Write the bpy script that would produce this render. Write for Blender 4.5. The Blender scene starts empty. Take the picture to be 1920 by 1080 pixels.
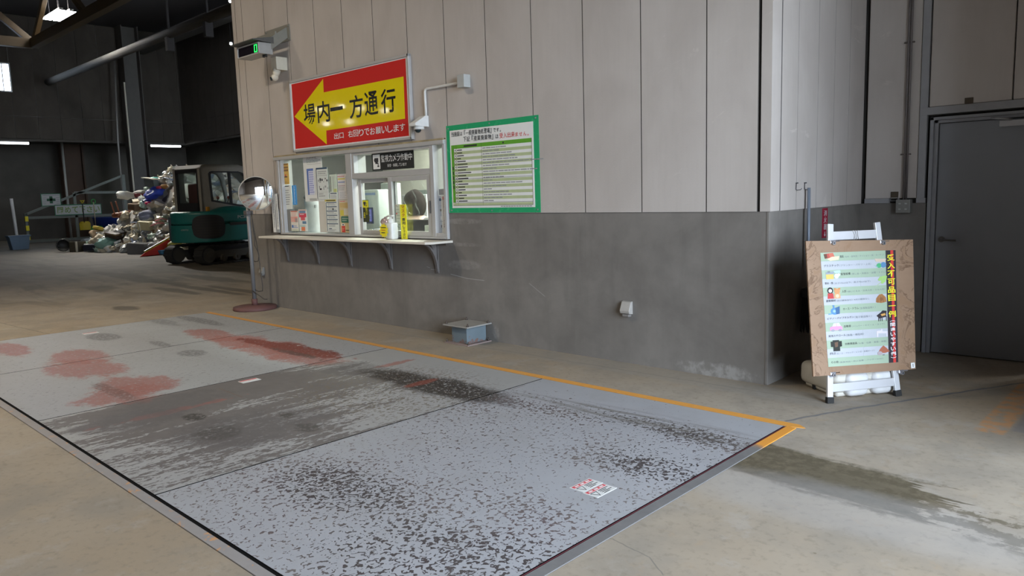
import bpy, bmesh, math, random, os
from mathutils import Vector, Matrix, Euler, noise as mnoise
random.seed(7)
SC = bpy.context.scene
COL = SC.collection
PI = math.pi

# ------------------------------------------------------------------ camera
# world: X along the office wall (to the right), Y into the wall, Z up; the foot of the wall corner is the origin
F_PX = 1412.404
CAM = Vector((2.54978, -5.54514, 1.56))
RX = Vector((0.7257403, 0.68733021, -0.02963442))
RY = Vector((0.06486628, -0.11124747, -0.99167352))
RZ = Vector((-0.68490392, 0.71777516, -0.12532132))
cam_data = bpy.data.cameras.new('camera')
cam = bpy.data.objects.new('camera', cam_data)
COL.objects.link(cam)
cam_data.sensor_width = 36.0
cam_data.lens = F_PX / 1920 * 36.0
cam_data.clip_end = 300
Mc = Matrix((( RX.x, -RY.x, -RZ.x, CAM.x), (RX.y, -RY.y, -RZ.y, CAM.y), (RX.z, -RY.z, -RZ.z, CAM.z), (0, 0, 0, 1)))
cam.matrix_world = Mc
SC.camera = cam

# ------------------------------------------------------------------ light of the place
SC.view_settings.view_transform = 'Standard'
SC.view_settings.look = 'None'
SC.view_settings.gamma = 1
SC.view_settings.use_curve_mapping = False
SC.view_settings.exposure = 0.0
try:
    SC.cycles.max_bounces = 8
    SC.cycles.diffuse_bounces = 5
    SC.cycles.transparent_max_bounces = 16
    SC.cycles.caustics_reflective = False
    SC.cycles.caustics_refractive = False
    SC.cycles.sample_clamp_indirect = 4.0
    SC.cycles.use_denoising = True
except Exception:
    pass
SKY = 23.0
HIBAY = 240.0
w = bpy.data.worlds.new('sky'); SC.world = w
w.use_nodes = True
bgn = w.node_tree.nodes['Background']
bgn.inputs['Color'].default_value = (0.74, 0.855, 1.0, 1)
bgn.inputs['Strength'].default_value = SKY

def area(name, loc, rot, sx, sy, power, color, portal=False):
    l = bpy.data.lights.new(name, 'AREA'); l.shape = 'RECTANGLE'; l.size = sx; l.size_y = sy
    l.energy = power; l.color = color
    o = bpy.data.objects.new(name, l); COL.objects.link(o); o.location = loc; o.rotation_euler = rot
    if portal:
        l.cycles.is_portal = True
    return o
# the big vehicle entrance behind and right of the camera lets the daylight in
GATE_X, GATE_Y0, GATE_Y1, GATE_Z = 6.5, -6.1, -0.7, 4.6
area('entrance_portal', (GATE_X, (GATE_Y0 + GATE_Y1) / 2, GATE_Z / 2), (0, PI / 2, 0), GATE_Z, GATE_Y1 - GATE_Y0, 1, (1, 1, 1), True)

# ------------------------------------------------------------------ pixel -> point of the place
def at(p, axis, val):
    d = RX * (p[0] - 960) + RY * (p[1] - 540) + RZ * F_PX
    return CAM + d * ((val - CAM[axis]) / d[axis])
def fl(px, py, z=0.0):
    return at((px, py), 2, z)

# ------------------------------------------------------------------ node expressions
class E:
    def __init__(s, t, sock): s.t = t; s.k = sock
    def __add__(s, o): return s.t.m('ADD', s, o)
    def __radd__(s, o): return s.t.m('ADD', o, s)
    def __sub__(s, o): return s.t.m('SUBTRACT', s, o)
    def __rsub__(s, o): return s.t.m('SUBTRACT', o, s)
    def __mul__(s, o): return s.t.m('MULTIPLY', s, o)
    def __rmul__(s, o): return s.t.m('MULTIPLY', o, s)
    def __truediv__(s, o): return s.t.m('DIVIDE', s, o)
class NT:
    def __init__(s, name, coord='Object'):
        s.mat = bpy.data.materials.new(name); s.mat.use_nodes = True
        s.nt = s.mat.node_tree; s.N = s.nt.nodes; s.L = s.nt.links
        s.bsdf = s.N['Principled BSDF']
        tc = s.N.new('ShaderNodeTexCoord'); s.pos = tc.outputs[coord]
        sp = s.N.new('ShaderNodeSeparateXYZ'); s.L.new(s.pos, sp.inputs[0])
        s.x, s.y, s.z = (E(s, sp.outputs[i]) for i in range(3))
    def put(s, sock, v):
        if isinstance(v, E): s.L.new(v.k, sock)
        elif isinstance(v, bpy.types.NodeSocket): s.L.new(v, sock)
        elif isinstance(v, tuple): sock.default_value = v if len(v) == 4 else (*v, 1.0)
        else: sock.default_value = v
    def m(s, op, a, b=0.0, c=0.0, clamp=False):
        n = s.N.new('ShaderNodeMath'); n.operation = op; n.use_clamp = clamp
        for i, v in enumerate((a, b, c)): s.put(n.inputs[i], v)
        return E(s, n.outputs[0])
    def clamp(s, a): return s.m('ADD', a, 0.0, clamp=True)
    def vec(s, x, y, z):
        n = s.N.new('ShaderNodeCombineXYZ')
        for i, v in enumerate((x, y, z)): s.put(n.inputs[i], v)
        return n.outputs[0]
    def noise(s, scale=5.0, detail=3.0, rough=0.5, vec=None, dist=0.0):
        n = s.N.new('ShaderNodeTexNoise'); n.inputs['Scale'].default_value = scale
        n.inputs['Detail'].default_value = detail; n.inputs['Roughness'].default_value = rough
        n.inputs['Distortion'].default_value = dist
        s.L.new(vec if vec is not None else s.pos, n.inputs['Vector'])
        return E(s, n.outputs['Fac'])
    def ss(s, a, b, v):
        n = s.N.new('ShaderNodeMapRange'); n.interpolation_type = 'SMOOTHSTEP'
        s.put(n.inputs['Value'], v)
        s.put(n.inputs['From Min'], a); s.put(n.inputs['From Max'], b)
        return E(s, n.outputs['Result'])
    def ell(s, u, v, cu, cv, ru, rv, soft=0.5, n=None, amp=2.4):
        """1 inside a soft ellipse, 0 outside"""
        du = (u - cu) * (1.0 / ru); dv = (v - cv) * (1.0 / rv)
        d = du * du + dv * dv
        if n is not None: d = d + (n - 0.5) * amp
        return 1.0 - s.ss(1.0 - soft, 1.0 + soft, d)
    def box(s, u, v, u0, u1, v0, v1, soft):
        return s.ss(u0 - soft, u0 + soft, u) * (1.0 - s.ss(u1 - soft, u1 + soft, u)) * s.ss(v0 - soft, v0 + soft, v) * (1.0 - s.ss(v1 - soft, v1 + soft, v))
    def mx(s, *a):
        r = a[0]
        for b in a[1:]: r = s.m('MAXIMUM', r, b)
        return r
    def line(s, u, v, a, b, wd, n=None):
        dx, dy = b[0] - a[0], b[1] - a[1]; L = math.hypot(dx, dy)
        along = (u - a[0]) * (dx / L) + (v - a[1]) * (dy / L)
        perp = s.m('ABSOLUTE', (u - a[0]) * (-dy / L) + (v - a[1]) * (dx / L))
        if n is not None: perp = s.m('ABSOLUTE', (u - a[0]) * (-dy / L) + (v - a[1]) * (dx / L) + (n - 0.5) * 0.05)
        return (1.0 - s.ss(wd * 0.5, wd, perp)) * s.ss(-0.01, 0.01, along) * (1.0 - s.ss(L - 0.01, L + 0.01, along))
    def mix(s, fac, a, b):
        n = s.N.new('ShaderNodeMix'); n.data_type = 'RGBA'
        s.put(n.inputs[0], fac); s.put(n.inputs[6], a); s.put(n.inputs[7], b)
        return n.outputs[2]
    def bump(s, h, strength=0.3, dist=0.01):
        n = s.N.new('ShaderNodeBump'); n.inputs['Strength'].default_value = strength; n.inputs['Distance'].default_value = dist
        s.put(n.inputs['Height'], h); s.L.new(n.outputs[0], s.bsdf.inputs['Normal'])
    def out(s, col=None, rough=None, metal=None, spec=None):
        if col is not None: s.put(s.bsdf.inputs['Base Color'], col)
        if rough is not None: s.put(s.bsdf.inputs['Roughness'], rough)
        if metal is not None: s.put(s.bsdf.inputs['Metallic'], metal)
        if spec is not None: s.put(s.bsdf.inputs['Specular IOR Level'], spec)
        return s.mat
def srgb(r, g, b):
    f = lambda c: (c / 255 / 12.92) if c <= 10 else ((c / 255 + 0.055) / 1.055) ** 2.4
    return (f(r), f(g), f(b))
_mc = {}
def flat(name, col, rough=0.6, metal=0.0, var=0.12, scale=14.0, spec=0.4):
    """plain painted or moulded surface with a little procedural unevenness"""
    if name in _mc: return _mc[name]
    t = NT(name)
    n = t.noise(scale, 3.0)
    k = tuple(c * (1 - var) for c in col); h = tuple(min(1, c * (1 + var)) for c in col)
    m = t.out(t.mix(n, k, h), t.m('MULTIPLY_ADD', n, 0.15, rough - 0.07), metal, spec)
    _mc[name] = m
    return m
def emit(name, col, strength):
    if name in _mc: return _mc[name]
    t = NT(name); t.out((0.02, 0.02, 0.02), 0.4)
    t.put(t.bsdf.inputs['Emission Color'], col); t.bsdf.inputs['Emission Strength'].default_value = strength
    _mc[name] = t.mat
    return t.mat
def glass_mat(name, tint=(0.9, 0.93, 0.92), refl=0.08, dust=0.04, dustcol=(0.6, 0.6, 0.58)):
    m = bpy.data.materials.new(name); m.use_nodes = True
    nt = m.node_tree; N = nt.nodes; L = nt.links
    for n in list(N):
        if n.type != 'OUTPUT_MATERIAL': N.remove(n)
    o = [n for n in N if n.type == 'OUTPUT_MATERIAL'][0]
    tr = N.new('ShaderNodeBsdfTransparent'); tr.inputs[0].default_value = (*tint, 1)
    gl = N.new('ShaderNodeBsdfGlossy'); gl.inputs['Roughness'].default_value = 0.02
    df = N.new('ShaderNodeBsdfDiffuse'); df.inputs[0].default_value = (*dustcol, 1)
    ge = N.new('ShaderNodeNewGeometry'); dt = N.new('ShaderNodeVectorMath'); dt.operation = 'DOT_PRODUCT'
    L.new(ge.outputs['Normal'], dt.inputs[0]); L.new(ge.outputs['Incoming'], dt.inputs[1])
    ab = N.new('ShaderNodeMath'); ab.operation = 'ABSOLUTE'; L.new(dt.outputs['Value'], ab.inputs[0])
    om = N.new('ShaderNodeMath'); om.operation = 'SUBTRACT'; om.inputs[0].default_value = 1.0; L.new(ab.outputs[0], om.inputs[1])
    pw = N.new('ShaderNodeMath'); pw.operation = 'POWER'; pw.inputs[1].default_value = 5.0; L.new(om.outputs[0], pw.inputs[0])
    a = N.new('ShaderNodeMath'); a.operation = 'MULTIPLY_ADD'; a.inputs[1].default_value = 0.9; a.inputs[2].default_value = refl * 0.5; a.use_clamp = True
    L.new(pw.outputs[0], a.inputs[0])
    m1 = N.new('ShaderNodeMixShader'); L.new(a.outputs[0], m1.inputs[0]); L.new(tr.outputs[0], m1.inputs[1]); L.new(gl.outputs[0], m1.inputs[2])
    ns = N.new('ShaderNodeTexNoise'); ns.inputs['Scale'].default_value = 6
    d = N.new('ShaderNodeMath'); d.operation = 'MULTIPLY'; d.inputs[1].default_value = dust * 2; L.new(ns.outputs['Fac'], d.inputs[0])
    m2 = N.new('ShaderNodeMixShader'); L.new(d.outputs[0], m2.inputs[0]); L.new(m1.outputs[0], m2.inputs[1]); L.new(df.outputs[0], m2.inputs[2])
    L.new(m2.outputs[0], o.inputs['Surface'])
    return m

# ------------------------------------------------------------------ mesh helpers
class MB:
    """collects shapes, then links them as ONE mesh object"""
    def __init__(s): s.bm = bmesh.new()
    def _add(s, b, mat=0, M=None, smooth=False):
        if M is not None: b.transform(M)
        for f in b.faces:
            f.material_index = mat
            if smooth: f.smooth = True
        me = bpy.data.meshes.new('tmp'); b.to_mesh(me); b.free(); s.bm.from_mesh(me); bpy.data.meshes.remove(me)
        return s
    def box(s, x0, x1, y0, y1, z0, z1, mat=0, bev=0.0, M=None, seg=2):
        b = bmesh.new(); bmesh.ops.create_cube(b, size=1)
        T = Matrix.Translation(((x0 + x1) / 2, (y0 + y1) / 2, (z0 + z1) / 2)) @ Matrix.Diagonal((abs(x1 - x0), abs(y1 - y0), abs(z1 - z0), 1))
        b.transform(T)
        if bev > 0:
            bmesh.ops.bevel(b, geom=list(b.edges), offset=min(bev, 0.49 * min(abs(x1 - x0), abs(y1 - y0), abs(z1 - z0))), segments=seg, affect='EDGES', profile=0.5)
        return s._add(b, mat, M, bev > 0.012)
    def cyl(s, p0, p1, r, mat=0, r2=None, n=16, caps=True, M=None, smooth=True):
        p0 = Vector(p0); p1 = Vector(p1); d = p1 - p0
        b = bmesh.new()
        bmesh.ops.create_cone(b, cap_ends=caps, segments=n, radius1=r, radius2=r if r2 is None else r2, depth=d.length)
        b.transform(Matrix.Translation((p0 + p1) / 2) @ d.to_track_quat('Z', 'Y').to_matrix().to_4x4())
        for f in b.faces: f.smooth = smooth and len(f.verts) == 4
        me = bpy.data.meshes.new('tmp')
        if M is not None: b.transform(M)
        for f in b.faces: f.material_index = mat
        b.to_mesh(me); b.free(); s.bm.from_mesh(me); bpy.data.meshes.remove(me)
        return s
    def tube(s, pts, r, mat=0, n=8, M=None):
        pts = [Vector(p) for p in pts]
        b = bmesh.new(); rings = []
        for i, p in enumerate(pts):
            d = (pts[min(i + 1, len(pts) - 1)] - pts[max(i - 1, 0)]).normalized()
            q = d.to_track_quat('Z', 'Y').to_matrix()
            rr = r[i] if isinstance(r, (list, tuple)) else r
            rings.append([b.verts.new(p + q @ Vector((math.cos(2 * PI * k / n) * rr, math.sin(2 * PI * k / n) * rr, 0))) for k in range(n)])
        for a, c in zip(rings, rings[1:]):
            # align the two rings
            o = min(range(n), key=lambda o: sum((a[k].co - c[(k + o) % n].co).length_squared for k in range(0, n, 2)))
            for k in range(n):
                b.faces.new((a[k], a[(k + 1) % n], c[(k + 1 + o) % n], c[(k + o) % n]))
            c[:] = c[o:] + c[:o]
        b.faces.new(rings[0][::-1]); b.faces.new(rings[-1])
        bmesh.ops.recalc_face_normals(b, faces=b.faces)
        return s._add(b, mat, M, True)
    def prism(s, poly, axis, a, c, mat=0, M=None, bev=0.0, smooth=False):
        """polygon (2D) extruded along axis 0/1/2 from a to c"""
        b = bmesh.new()
        def P(u, v, t): return (t, u, v) if axis == 0 else ((u, t, v) if axis == 1 else (u, v, t))
        lo = [b.verts.new(P(u, v, a)) for u, v in poly]; hi = [b.verts.new(P(u, v, c)) for u, v in poly]
        b.faces.new(lo); b.faces.new(hi[::-1])
        n = len(poly)
        for i in range(n): b.faces.new((lo[i], hi[i], hi[(i + 1) % n], lo[(i + 1) % n]))
        bmesh.ops.recalc_face_normals(b, faces=b.faces)
        if bev > 0: bmesh.ops.bevel(b, geom=list(b.edges), offset=bev, segments=2, affect='EDGES', profile=0.5)
        return s._add(b, mat, M, smooth)
    def lathe(s, prof, mat=0, n=24, M=None, smooth=True):
        """profile [(r, z)] turned about Z"""
        b = bmesh.new(); rings = []
        for r, z in prof:
            rings.append([b.verts.new((math.cos(2 * PI * k / n) * r, math.sin(2 * PI * k / n) * r, z)) for k in range(n)] if r > 1e-6 else [b.verts.new((0, 0, z))])
        for a, c in zip(rings, rings[1:]):
            for k in range(n):
                k2 = (k + 1) % n
                vs = [a[k], a[k2], c[k2], c[k]] if len(a) > 1 and len(c) > 1 else ([a[0], c[k2], c[k]] if len(a) == 1 else [a[k], a[k2], c[0]])
                b.faces.new(vs)
        bmesh.ops.recalc_face_normals(b, faces=b.faces)
        return s._add(b, mat, M, smooth)
    def poly(s, pts, mat=0, M=None):
        b = bmesh.new(); b.faces.new([b.verts.new(p) for p in pts])
        return s._add(b, mat, M)
    def grid(s, fn, nu, nv, mat=0, smooth=True, M=None):
        b = bmesh.new()
        V = [[b.verts.new(fn(i / nu, j / nv)) for j in range(nv + 1)] for i in range(nu + 1)]
        for i in range(nu):
            for j in range(nv): b.faces.new((V[i][j], V[i + 1][j], V[i + 1][j + 1], V[i][j + 1]))
        return s._add(b, mat, M, smooth)
    def ball(s, c, r, mat=0, sub=2, sc=(1, 1, 1), jit=0.0, M=None, seed=0):
        b = bmesh.new(); bmesh.ops.create_icosphere(b, subdivisions=sub, radius=1)
        for v in b.verts:
            k = 1 + jit * mnoise.noise(v.co * 1.6 + Vector((seed * 3.1, seed, 0)))  + 0.5 * jit * mnoise.noise(v.co * 4 + Vector((seed, 0, seed * 2.3)))
            v.co = Vector((v.co.x * sc[0] * r * k, v.co.y * sc[1] * r * k, v.co.z * sc[2] * r * k)) + Vector(c)
        return s._add(b, mat, M, True)
    def glyphs(s, items, M, mat=0, bold=0.0, res=3):
        """items: (text, x0, z0, x1, z1) boxes in a plane; M puts the plane (x, y, 0) into the place"""
        for (txt, x0, y0, x1, y1) in items:
            c = bpy.data.curves.new('txt', 'FONT'); c.body = txt; c.resolution_u = res; c.offset = bold
            o = bpy.data.objects.new('txt', c); COL.objects.link(o)
            dg = bpy.context.evaluated_depsgraph_get()
            me = bpy.data.meshes.new_from_object(o.evaluated_get(dg))
            if len(me.vertices):
                xs = [v.co.x for v in me.vertices]; ys = [v.co.y for v in me.vertices]
                ax, bx, ay, by = min(xs), max(xs), min(ys), max(ys)
                T = M @ Matrix.Translation((x0, y0, 0)) @ Matrix.Diagonal(((x1 - x0) / max(bx - ax, 1e-6), (y1 - y0) / max(by - ay, 1e-6), 1, 1)) @ Matrix.Translation((-ax, -ay, 0))
                me.transform(T)
                for p in me.polygons: p.material_index = mat
                s.bm.from_mesh(me)
            bpy.data.objects.remove(o); bpy.data.curves.remove(c); bpy.data.meshes.remove(me)
        return s
    def build(s, name, mats, parent=None, label=None, loc=None):
        me = bpy.data.meshes.new(name); s.bm.to_mesh(me); s.bm.free()
        for m in (mats if isinstance(mats, (list, tuple)) else [mats]): me.materials.append(m)
        o = bpy.data.objects.new(name, me); COL.objects.link(o)
        if parent is not None: o.parent = parent
        if label: o['label'] = label
        if loc is not None: o.location = loc
        return o
def tag(o, label, cat, group=None, kind=None):
    o['label'] = label; o['category'] = cat
    if group: o['group'] = group
    if kind: o['kind'] = kind
    return o
def thing(name, label, cat, loc=(0, 0, 0), rot=(0, 0, 0), group=None):
    o = bpy.data.objects.new(name, None); COL.objects.link(o); o.location = loc; o.rotation_euler = rot
    o.empty_display_size = 0.1
    tag(o, label, cat, group)
    return o
def struct(o):
    o['kind'] = 'structure'; return o
def sroot(name, loc=(0, 0, 0)):
    o = bpy.data.objects.new(name, None); COL.objects.link(o); o.location = loc; o['kind'] = 'structure'; return o
def copy_tree(o, parent=None):
    c = o.copy(); COL.objects.link(c); c.parent = parent
    for ch in o.children: copy_tree(ch, c)
    return c
# planes that carry print: local (x right, y up) -> place
WALLP = lambda x, z, y: Matrix(((1, 0, 0, x), (0, 0, -1, y), (0, 1, 0, z), (0, 0, 0, 1)))     # faces -Y
# ------------------------------------------------------------------ materials
ALU = flat('aluminium', (0.45, 0.445, 0.44), 0.42, 0.12, 0.06)
GALV = flat('galvanised_steel', (0.30, 0.31, 0.33), 0.45, 0.6, 0.15, 30)
WHITE = flat('white_plastic', (0.72, 0.72, 0.70), 0.45)
CREAM = flat('cream_plastic', (0.62, 0.58, 0.48), 0.5)
BLACK = flat('black_plastic', (0.02, 0.02, 0.022), 0.4)
RUBBER = flat('black_rubber', (0.018, 0.018, 0.018), 0.75)
PAPER = flat('white_paper', (0.80, 0.81, 0.80), 0.6, var=0.04)
GREYP = flat('grey_plastic', (0.33, 0.33, 0.31), 0.5)
INKDARK = flat('dark_ink', (0.03, 0.03, 0.035), 0.5)
INKGREY = flat('grey_ink', (0.28, 0.29, 0.30), 0.6)
INKRED = flat('red_ink', (0.62, 0.03, 0.03), 0.5)
INKBLUE = flat('blue_ink', (0.05, 0.13, 0.42), 0.5)
INKNAVY = flat('navy_ink', (0.03, 0.06, 0.12), 0.5)
YELLOW = flat('yellow_print', (0.80, 0.68, 0.02), 0.4, var=0.05)
GREENDK = flat('green_print', (0.02, 0.40, 0.13), 0.35, var=0.06)
GLASS = glass_mat('window_glass')
GLASS_DARK = glass_mat('tinted_cab_glass', (0.84, 0.88, 0.87), 0.10, 0.02, (0.3, 0.32, 0.3))

def concrete_floor():
    t = NT('worn_concrete_floor')
    x, y = t.x, t.y
    big = t.noise(0.35, 4.0, 0.55); mid = t.noise(1.7, 5.0, 0.6); fine = t.noise(22.0, 4.0, 0.65)
    grime = t.noise(1.0, 5.0, 0.6, t.vec(x * 0.45, y * 1.7, 0.0), 0.6)
    c = t.mix(t.ss(0.3, 0.7, big), (0.315, 0.252, 0.180), (0.365, 0.322, 0.262))
    c = t.mix(t.ss(0.40, 0.66, mid) * 0.7, c, (0.255, 0.228, 0.190))
    c = t.mix(t.ss(0.50, 0.70, fine) * 0.45, c, (0.20, 0.175, 0.135))
    c = t.mix(t.ss(0.56, 0.70, t.noise(6.0, 6.0, 0.7, None, 0.5)) * 0.35, c, (0.36, 0.27, 0.18))
    c = t.mix(t.ss(0.54, 0.64, t.noise(2.2, 7.0, 0.72)) * 0.35, c, (0.375, 0.35, 0.32))
    # wheel-worn dark smears, then painted dimness, deeper in the hall
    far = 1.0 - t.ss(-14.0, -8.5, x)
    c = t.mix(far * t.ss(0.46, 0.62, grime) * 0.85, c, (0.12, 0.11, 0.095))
    c = t.mix((1.0 - t.ss(-17.0, -9.0, x)) * 0.85, c, (0.078, 0.070, 0.057))  # fading light down the hall painted in: floor darkened towards the far end
    sm = t.noise(1.0, 4.0, 0.6, t.vec(x * 1.2, y * 5.0, 0.0))
    for (px, py, ru, rv) in ((400, 522, 1.6, 0.22), (440, 543, 1.1, 0.12), (330, 545, 0.9, 0.14), (236, 578, 0.32, 0.16), (370, 540, 1.8, 0.12), (250, 520, 2.5, 0.25)):
        p = fl(px, py)
        c = t.mix(t.ell(x, y, p.x, p.y, ru, rv, 0.6, sm) * 0.7, c, (0.07, 0.062, 0.05))
    # wet wheel tracks leaving the scale on the right
    st = t.noise(1.0, 5.0, 0.65, t.vec(x * 1.5, y * 9.0, 0.0))
    st2 = t.noise(14.0, 5.0, 0.7)
    yy = y + (st - 0.5) * 0.22 + (st2 - 0.5) * 0.10 + (x - 0.55) * 0.10
    track = t.box(x + (st - 0.5) * 1.2, yy, 0.42, 1.55, -1.80, -1.27, 0.03)
    c = t.mix(track * t.ss(0.20, 0.40, st2 + 0.06) * 0.95, c, t.mix(t.ss(0.4, 0.65, st2), (0.088, 0.072, 0.043), (0.145, 0.120, 0.078)))
    tr2 = t.box(x, yy, 0.9, 4.0, -1.80, -1.42, 0.05) * t.ss(0.47, 0.53, st * 0.6 + st2 * 0.4)
    c = t.mix(tr2 * 0.85, c, (0.120, 0.100, 0.066))
    drips = t.noise(9.0, 2.0, 0.5)
    dm = t.box(x, y + x * 0.05, 0.6, 2.4, -2.55, -1.85, 0.1)
    c = t.mix(dm * t.ss(0.70, 0.73, drips) * 0.8, c, (0.15, 0.12, 0.07))
    # bluish cement patches near the entrance
    c = t.mix(t.ell(x, y, 1.35, -1.95, 0.9, 0.28, 0.7, mid) * 0.3, c, (0.38, 0.385, 0.40))
    # faded paint on the right
    c = t.mix(t.box(x, y, 1.47, 1.635, -0.27, 4.0, 0.012) * t.ss(0.35, 0.6, t.noise(14.0, 4.0)) * 0.75, c, (0.50, 0.25, 0.10))
    c = t.mix(t.box(x, y, 1.65, 2.6, -0.15, 4.0, 0.02) * 0.6, c, (0.17, 0.17, 0.18))
    # saw-cut joint and fine cracks
    wob = t.noise(5.0, 3.0)
    c = t.mix(t.line(x, y, (0.49, -0.80), (0.737, -0.24), 0.016, wob) * 0.8, c, (0.13, 0.135, 0.15))
    c = t.mix(t.line(x, y, (0.737, -0.24), (1.85, 1.92), 0.016, wob) * 0.8, c, (0.13, 0.135, 0.15))
    for a, b, wd in (((1150, 1010), (1215, 1045), .004), ((1215, 1045), (1240, 1079), .004), ((1085, 1000), (1150, 1010), .003), ((0, 605), (150, 640), .012)):
        p, q = fl(*a), fl(*b)
        c = t.mix(t.line(x, y, (p.x, p.y), (q.x, q.y), wd, wob) * 0.7, c, (0.16, 0.15, 0.13))
    # greyer trowelled gutter strip at the foot of the office wall
    c = t.mix(t.box(x, y + (big - 0.5) * 0.1, -8.0, 0.6, -0.34, -0.02, 0.02) * 0.35, c, (0.27, 0.26, 0.235))
    c = t.mix(t.line(x, y, (-4.9, -0.33), (0.6, -0.20), 0.012, wob) * 0.4, c, (0.17, 0.16, 0.15))
    t.bump(fine, 0.25, 0.004)
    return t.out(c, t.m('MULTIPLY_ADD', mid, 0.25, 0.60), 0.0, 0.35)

def deck_mat():
    t = NT('worn_painted_steel_deck')
    x, y = t.x, t.y
    base_n = t.noise(0.9, 3.0)
    c = t.mix(base_n, (0.325, 0.335, 0.358), (0.390, 0.400, 0.424))
    c = t.mix(t.ss(0.45, 0.7, t.noise(3.0, 5.0, 0.65)) * 0.35, c, (0.30, 0.30, 0.30))
    # the far plates are greyer and less blue
    c = t.mix((1.0 - t.ss(-4.5, -1.0, x)) * 0.6, c, (0.33, 0.34, 0.345))
    edge = t.noise(5.0, 4.0, 0.6); edge2 = t.noise(2.2, 5.0, 0.65)
    strk = t.noise(1.0, 5.0, 0.62, t.vec(x * 11.0, y * 1.6, 0.0), 0.3)
    strk2 = t.noise(1.0, 4.0, 0.65, t.vec(x * 42.0, y * 17.0, 3.0), 0.4)
    chipn = t.noise(1.0, 2.2, 0.5, t.vec(x * 41.0, y * 37.0, 0.0), 0.8); chipn2 = t.noise(1.0, 2.0, 0.5, t.vec(x * 40.0, y * 24.0, 1.0), 0.5)
    mask12 = t.box(x, y, -3.705, -1.56, -9.0, 9.0, 0.006)
    right = t.ss(-1.575, -1.55, x); left = 1.0 - t.ss(-3.715, -3.69, x)
    c = t.mix(mask12 * 0.7, c, (0.345, 0.345, 0.335))
    # --- middle plate: paint worn off in bands across the travel direction
    wear = 0.575 + (t.noise(1.0, 3.0, 0.6, t.vec(x * 5.0, y * 0.45, 7.0)) - 0.5) * 0.55 + t.ell(x, y, -2.9, -2.7, 1.2, 1.1, 0.8) * 0.18 - t.ss(-1.9, -1.0, y) * 0.30 - t.ell(x, y, -2.0, -2.2, 0.6, 0.6, 0.9) * 0.16 + t.ell(x, y, -3.35, -3.0, 0.35, 0.9, 0.7, edge) * 0.25
    sn = strk * 0.52 + strk2 * 0.48
    worn = t.ss(0.0, 0.018, sn - (0.80 - wear * 0.50)) * mask12 * (1.0 - t.ss(-1.32, -1.15, y))
    wc = t.mix(t.noise(6.0, 4.0), (0.108, 0.096, 0.093), (0.160, 0.145, 0.138))
    c = t.mix(worn * 0.9, c, wc)
    olive = t.ss(0.0, 0.04, chipn2 - 0.545) * mask12 * t.ell(x, y, -2.3, -1.9, 0.9, 0.75, 0.6)
    c = t.mix(olive * 0.85, c, (0.165, 0.142, 0.108))
    rag = edge2 * 0.55 + strk2 * 0.30 + t.noise(1.0, 3.0, 0.6, t.vec(x * 4.0, y * 14.0, 5.0)) * 0.15
    grain = t.noise(26.0, 4.0, 0.7) + 0.04
    # --- red lead primer showing
    def patch(px, py, ru, rv, a=0.85, col=(0.245, 0.085, 0.065), nn=None):
        nonlocal c
        p = fl(px, py)
        k = t.ell(x, y, p.x, p.y, ru, rv, 0.35, nn if nn is not None else rag, 7.0)
        c = t.mix(k * a * t.ss(0.34, 0.52, grain), c, col)
    for a in ((400, 628, .55, .20), (455, 640, .55, .26), (520, 655, .65, .30), (575, 668, .60, .26), (150, 668, .55, .22), (160, 690, .55, .30), (255, 722, .45, .28), (230, 740, .36, .30), (20, 655, .5, .15)):
        patch(*a, 0.8, (0.30, 0.118, 0.100))
    for a in ((500, 645, .50, .10), (575, 658, .62, .16)):
        patch(*a, 0.95, (0.17, 0.035, 0.022))
    patch(560, 664, .42, .05, 0.8, (0.09, 0.05, 0.04), edge)
    patch(325, 770, .05, .45, 0.75, (0.33, 0.12, 0.10), edge); patch(735, 683, .05, .22, 0.7, (0.33, 0.13, 0.10), edge)
    # bare grey steel by the seam
    for a in ((330, 755, .32, .42), (240, 790, .25, .35), (655, 690, .30, .24), (470, 800, .40, .5)):
        patch(*a, 0.55, (0.115, 0.108, 0.110))
    # --- greasy black streaks with primer in between
    p = fl(815, 722)
    oily = t.ell(x, y, p.x, p.y, 0.86, 0.21, 0.6, rag, 4.0)
    c = t.mix(oily * t.ss(0.34, 0.44, chipn) * 0.95, c, (0.028, 0.021, 0.018))
    p = fl(790, 718)
    c = t.mix(t.ell(x, y, p.x, p.y, 0.06, 0.16, 0.5, edge) * 0.7, c, (0.24, 0.06, 0.04))
    for (px, py, ru, rv, a) in ((370, 600, .8, .10, .5), (300, 602, .6, .10, .4), (360, 662, .2, .12, .5), (195, 632, .3, .15, .6), (300, 645, .25, .07, .5), (575, 802, .12, .10, .7), (535, 778, .10, .06, .8), (365, 782, .10, .07, 1.0), (410, 812, .16, .14, .6), (215, 735, .5, .07, .45)):
        p = fl(px, py)
        c = t.mix(t.ell(x, y, p.x, p.y, ru, rv, 0.4, rag, 5.0) * a * t.ss(0.42, 0.56, grain), c, (0.06, 0.055, 0.05))
    # --- chips over the near plate, denser in some places
    dens = 0.50 + (base_n - 0.5) * 0.5
    for (px, py, ru, rv, a) in ((640, 915, .55, .22, .22), (700, 905, .5, .25, .18), (960, 1050, .35, .28, .26), (760, 1040, .35, .30, .22), (560, 900, .55, .30, .20), (860, 960, .5, .3, .15), (1130, 860, .28, .18, .38), (1240, 880, .22, .16, .36), (1250, 800, .45, .12, .40), (1340, 830, .40, .14, .45), (1020, 960, .28, .14, .30), (1000, 762, .6, .10, .40), (800, 745, .7, .2, .3)):
        p = fl(px, py)
        dens = dens + t.ell(x, y, p.x, p.y, ru, rv, 0.9) * a
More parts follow.
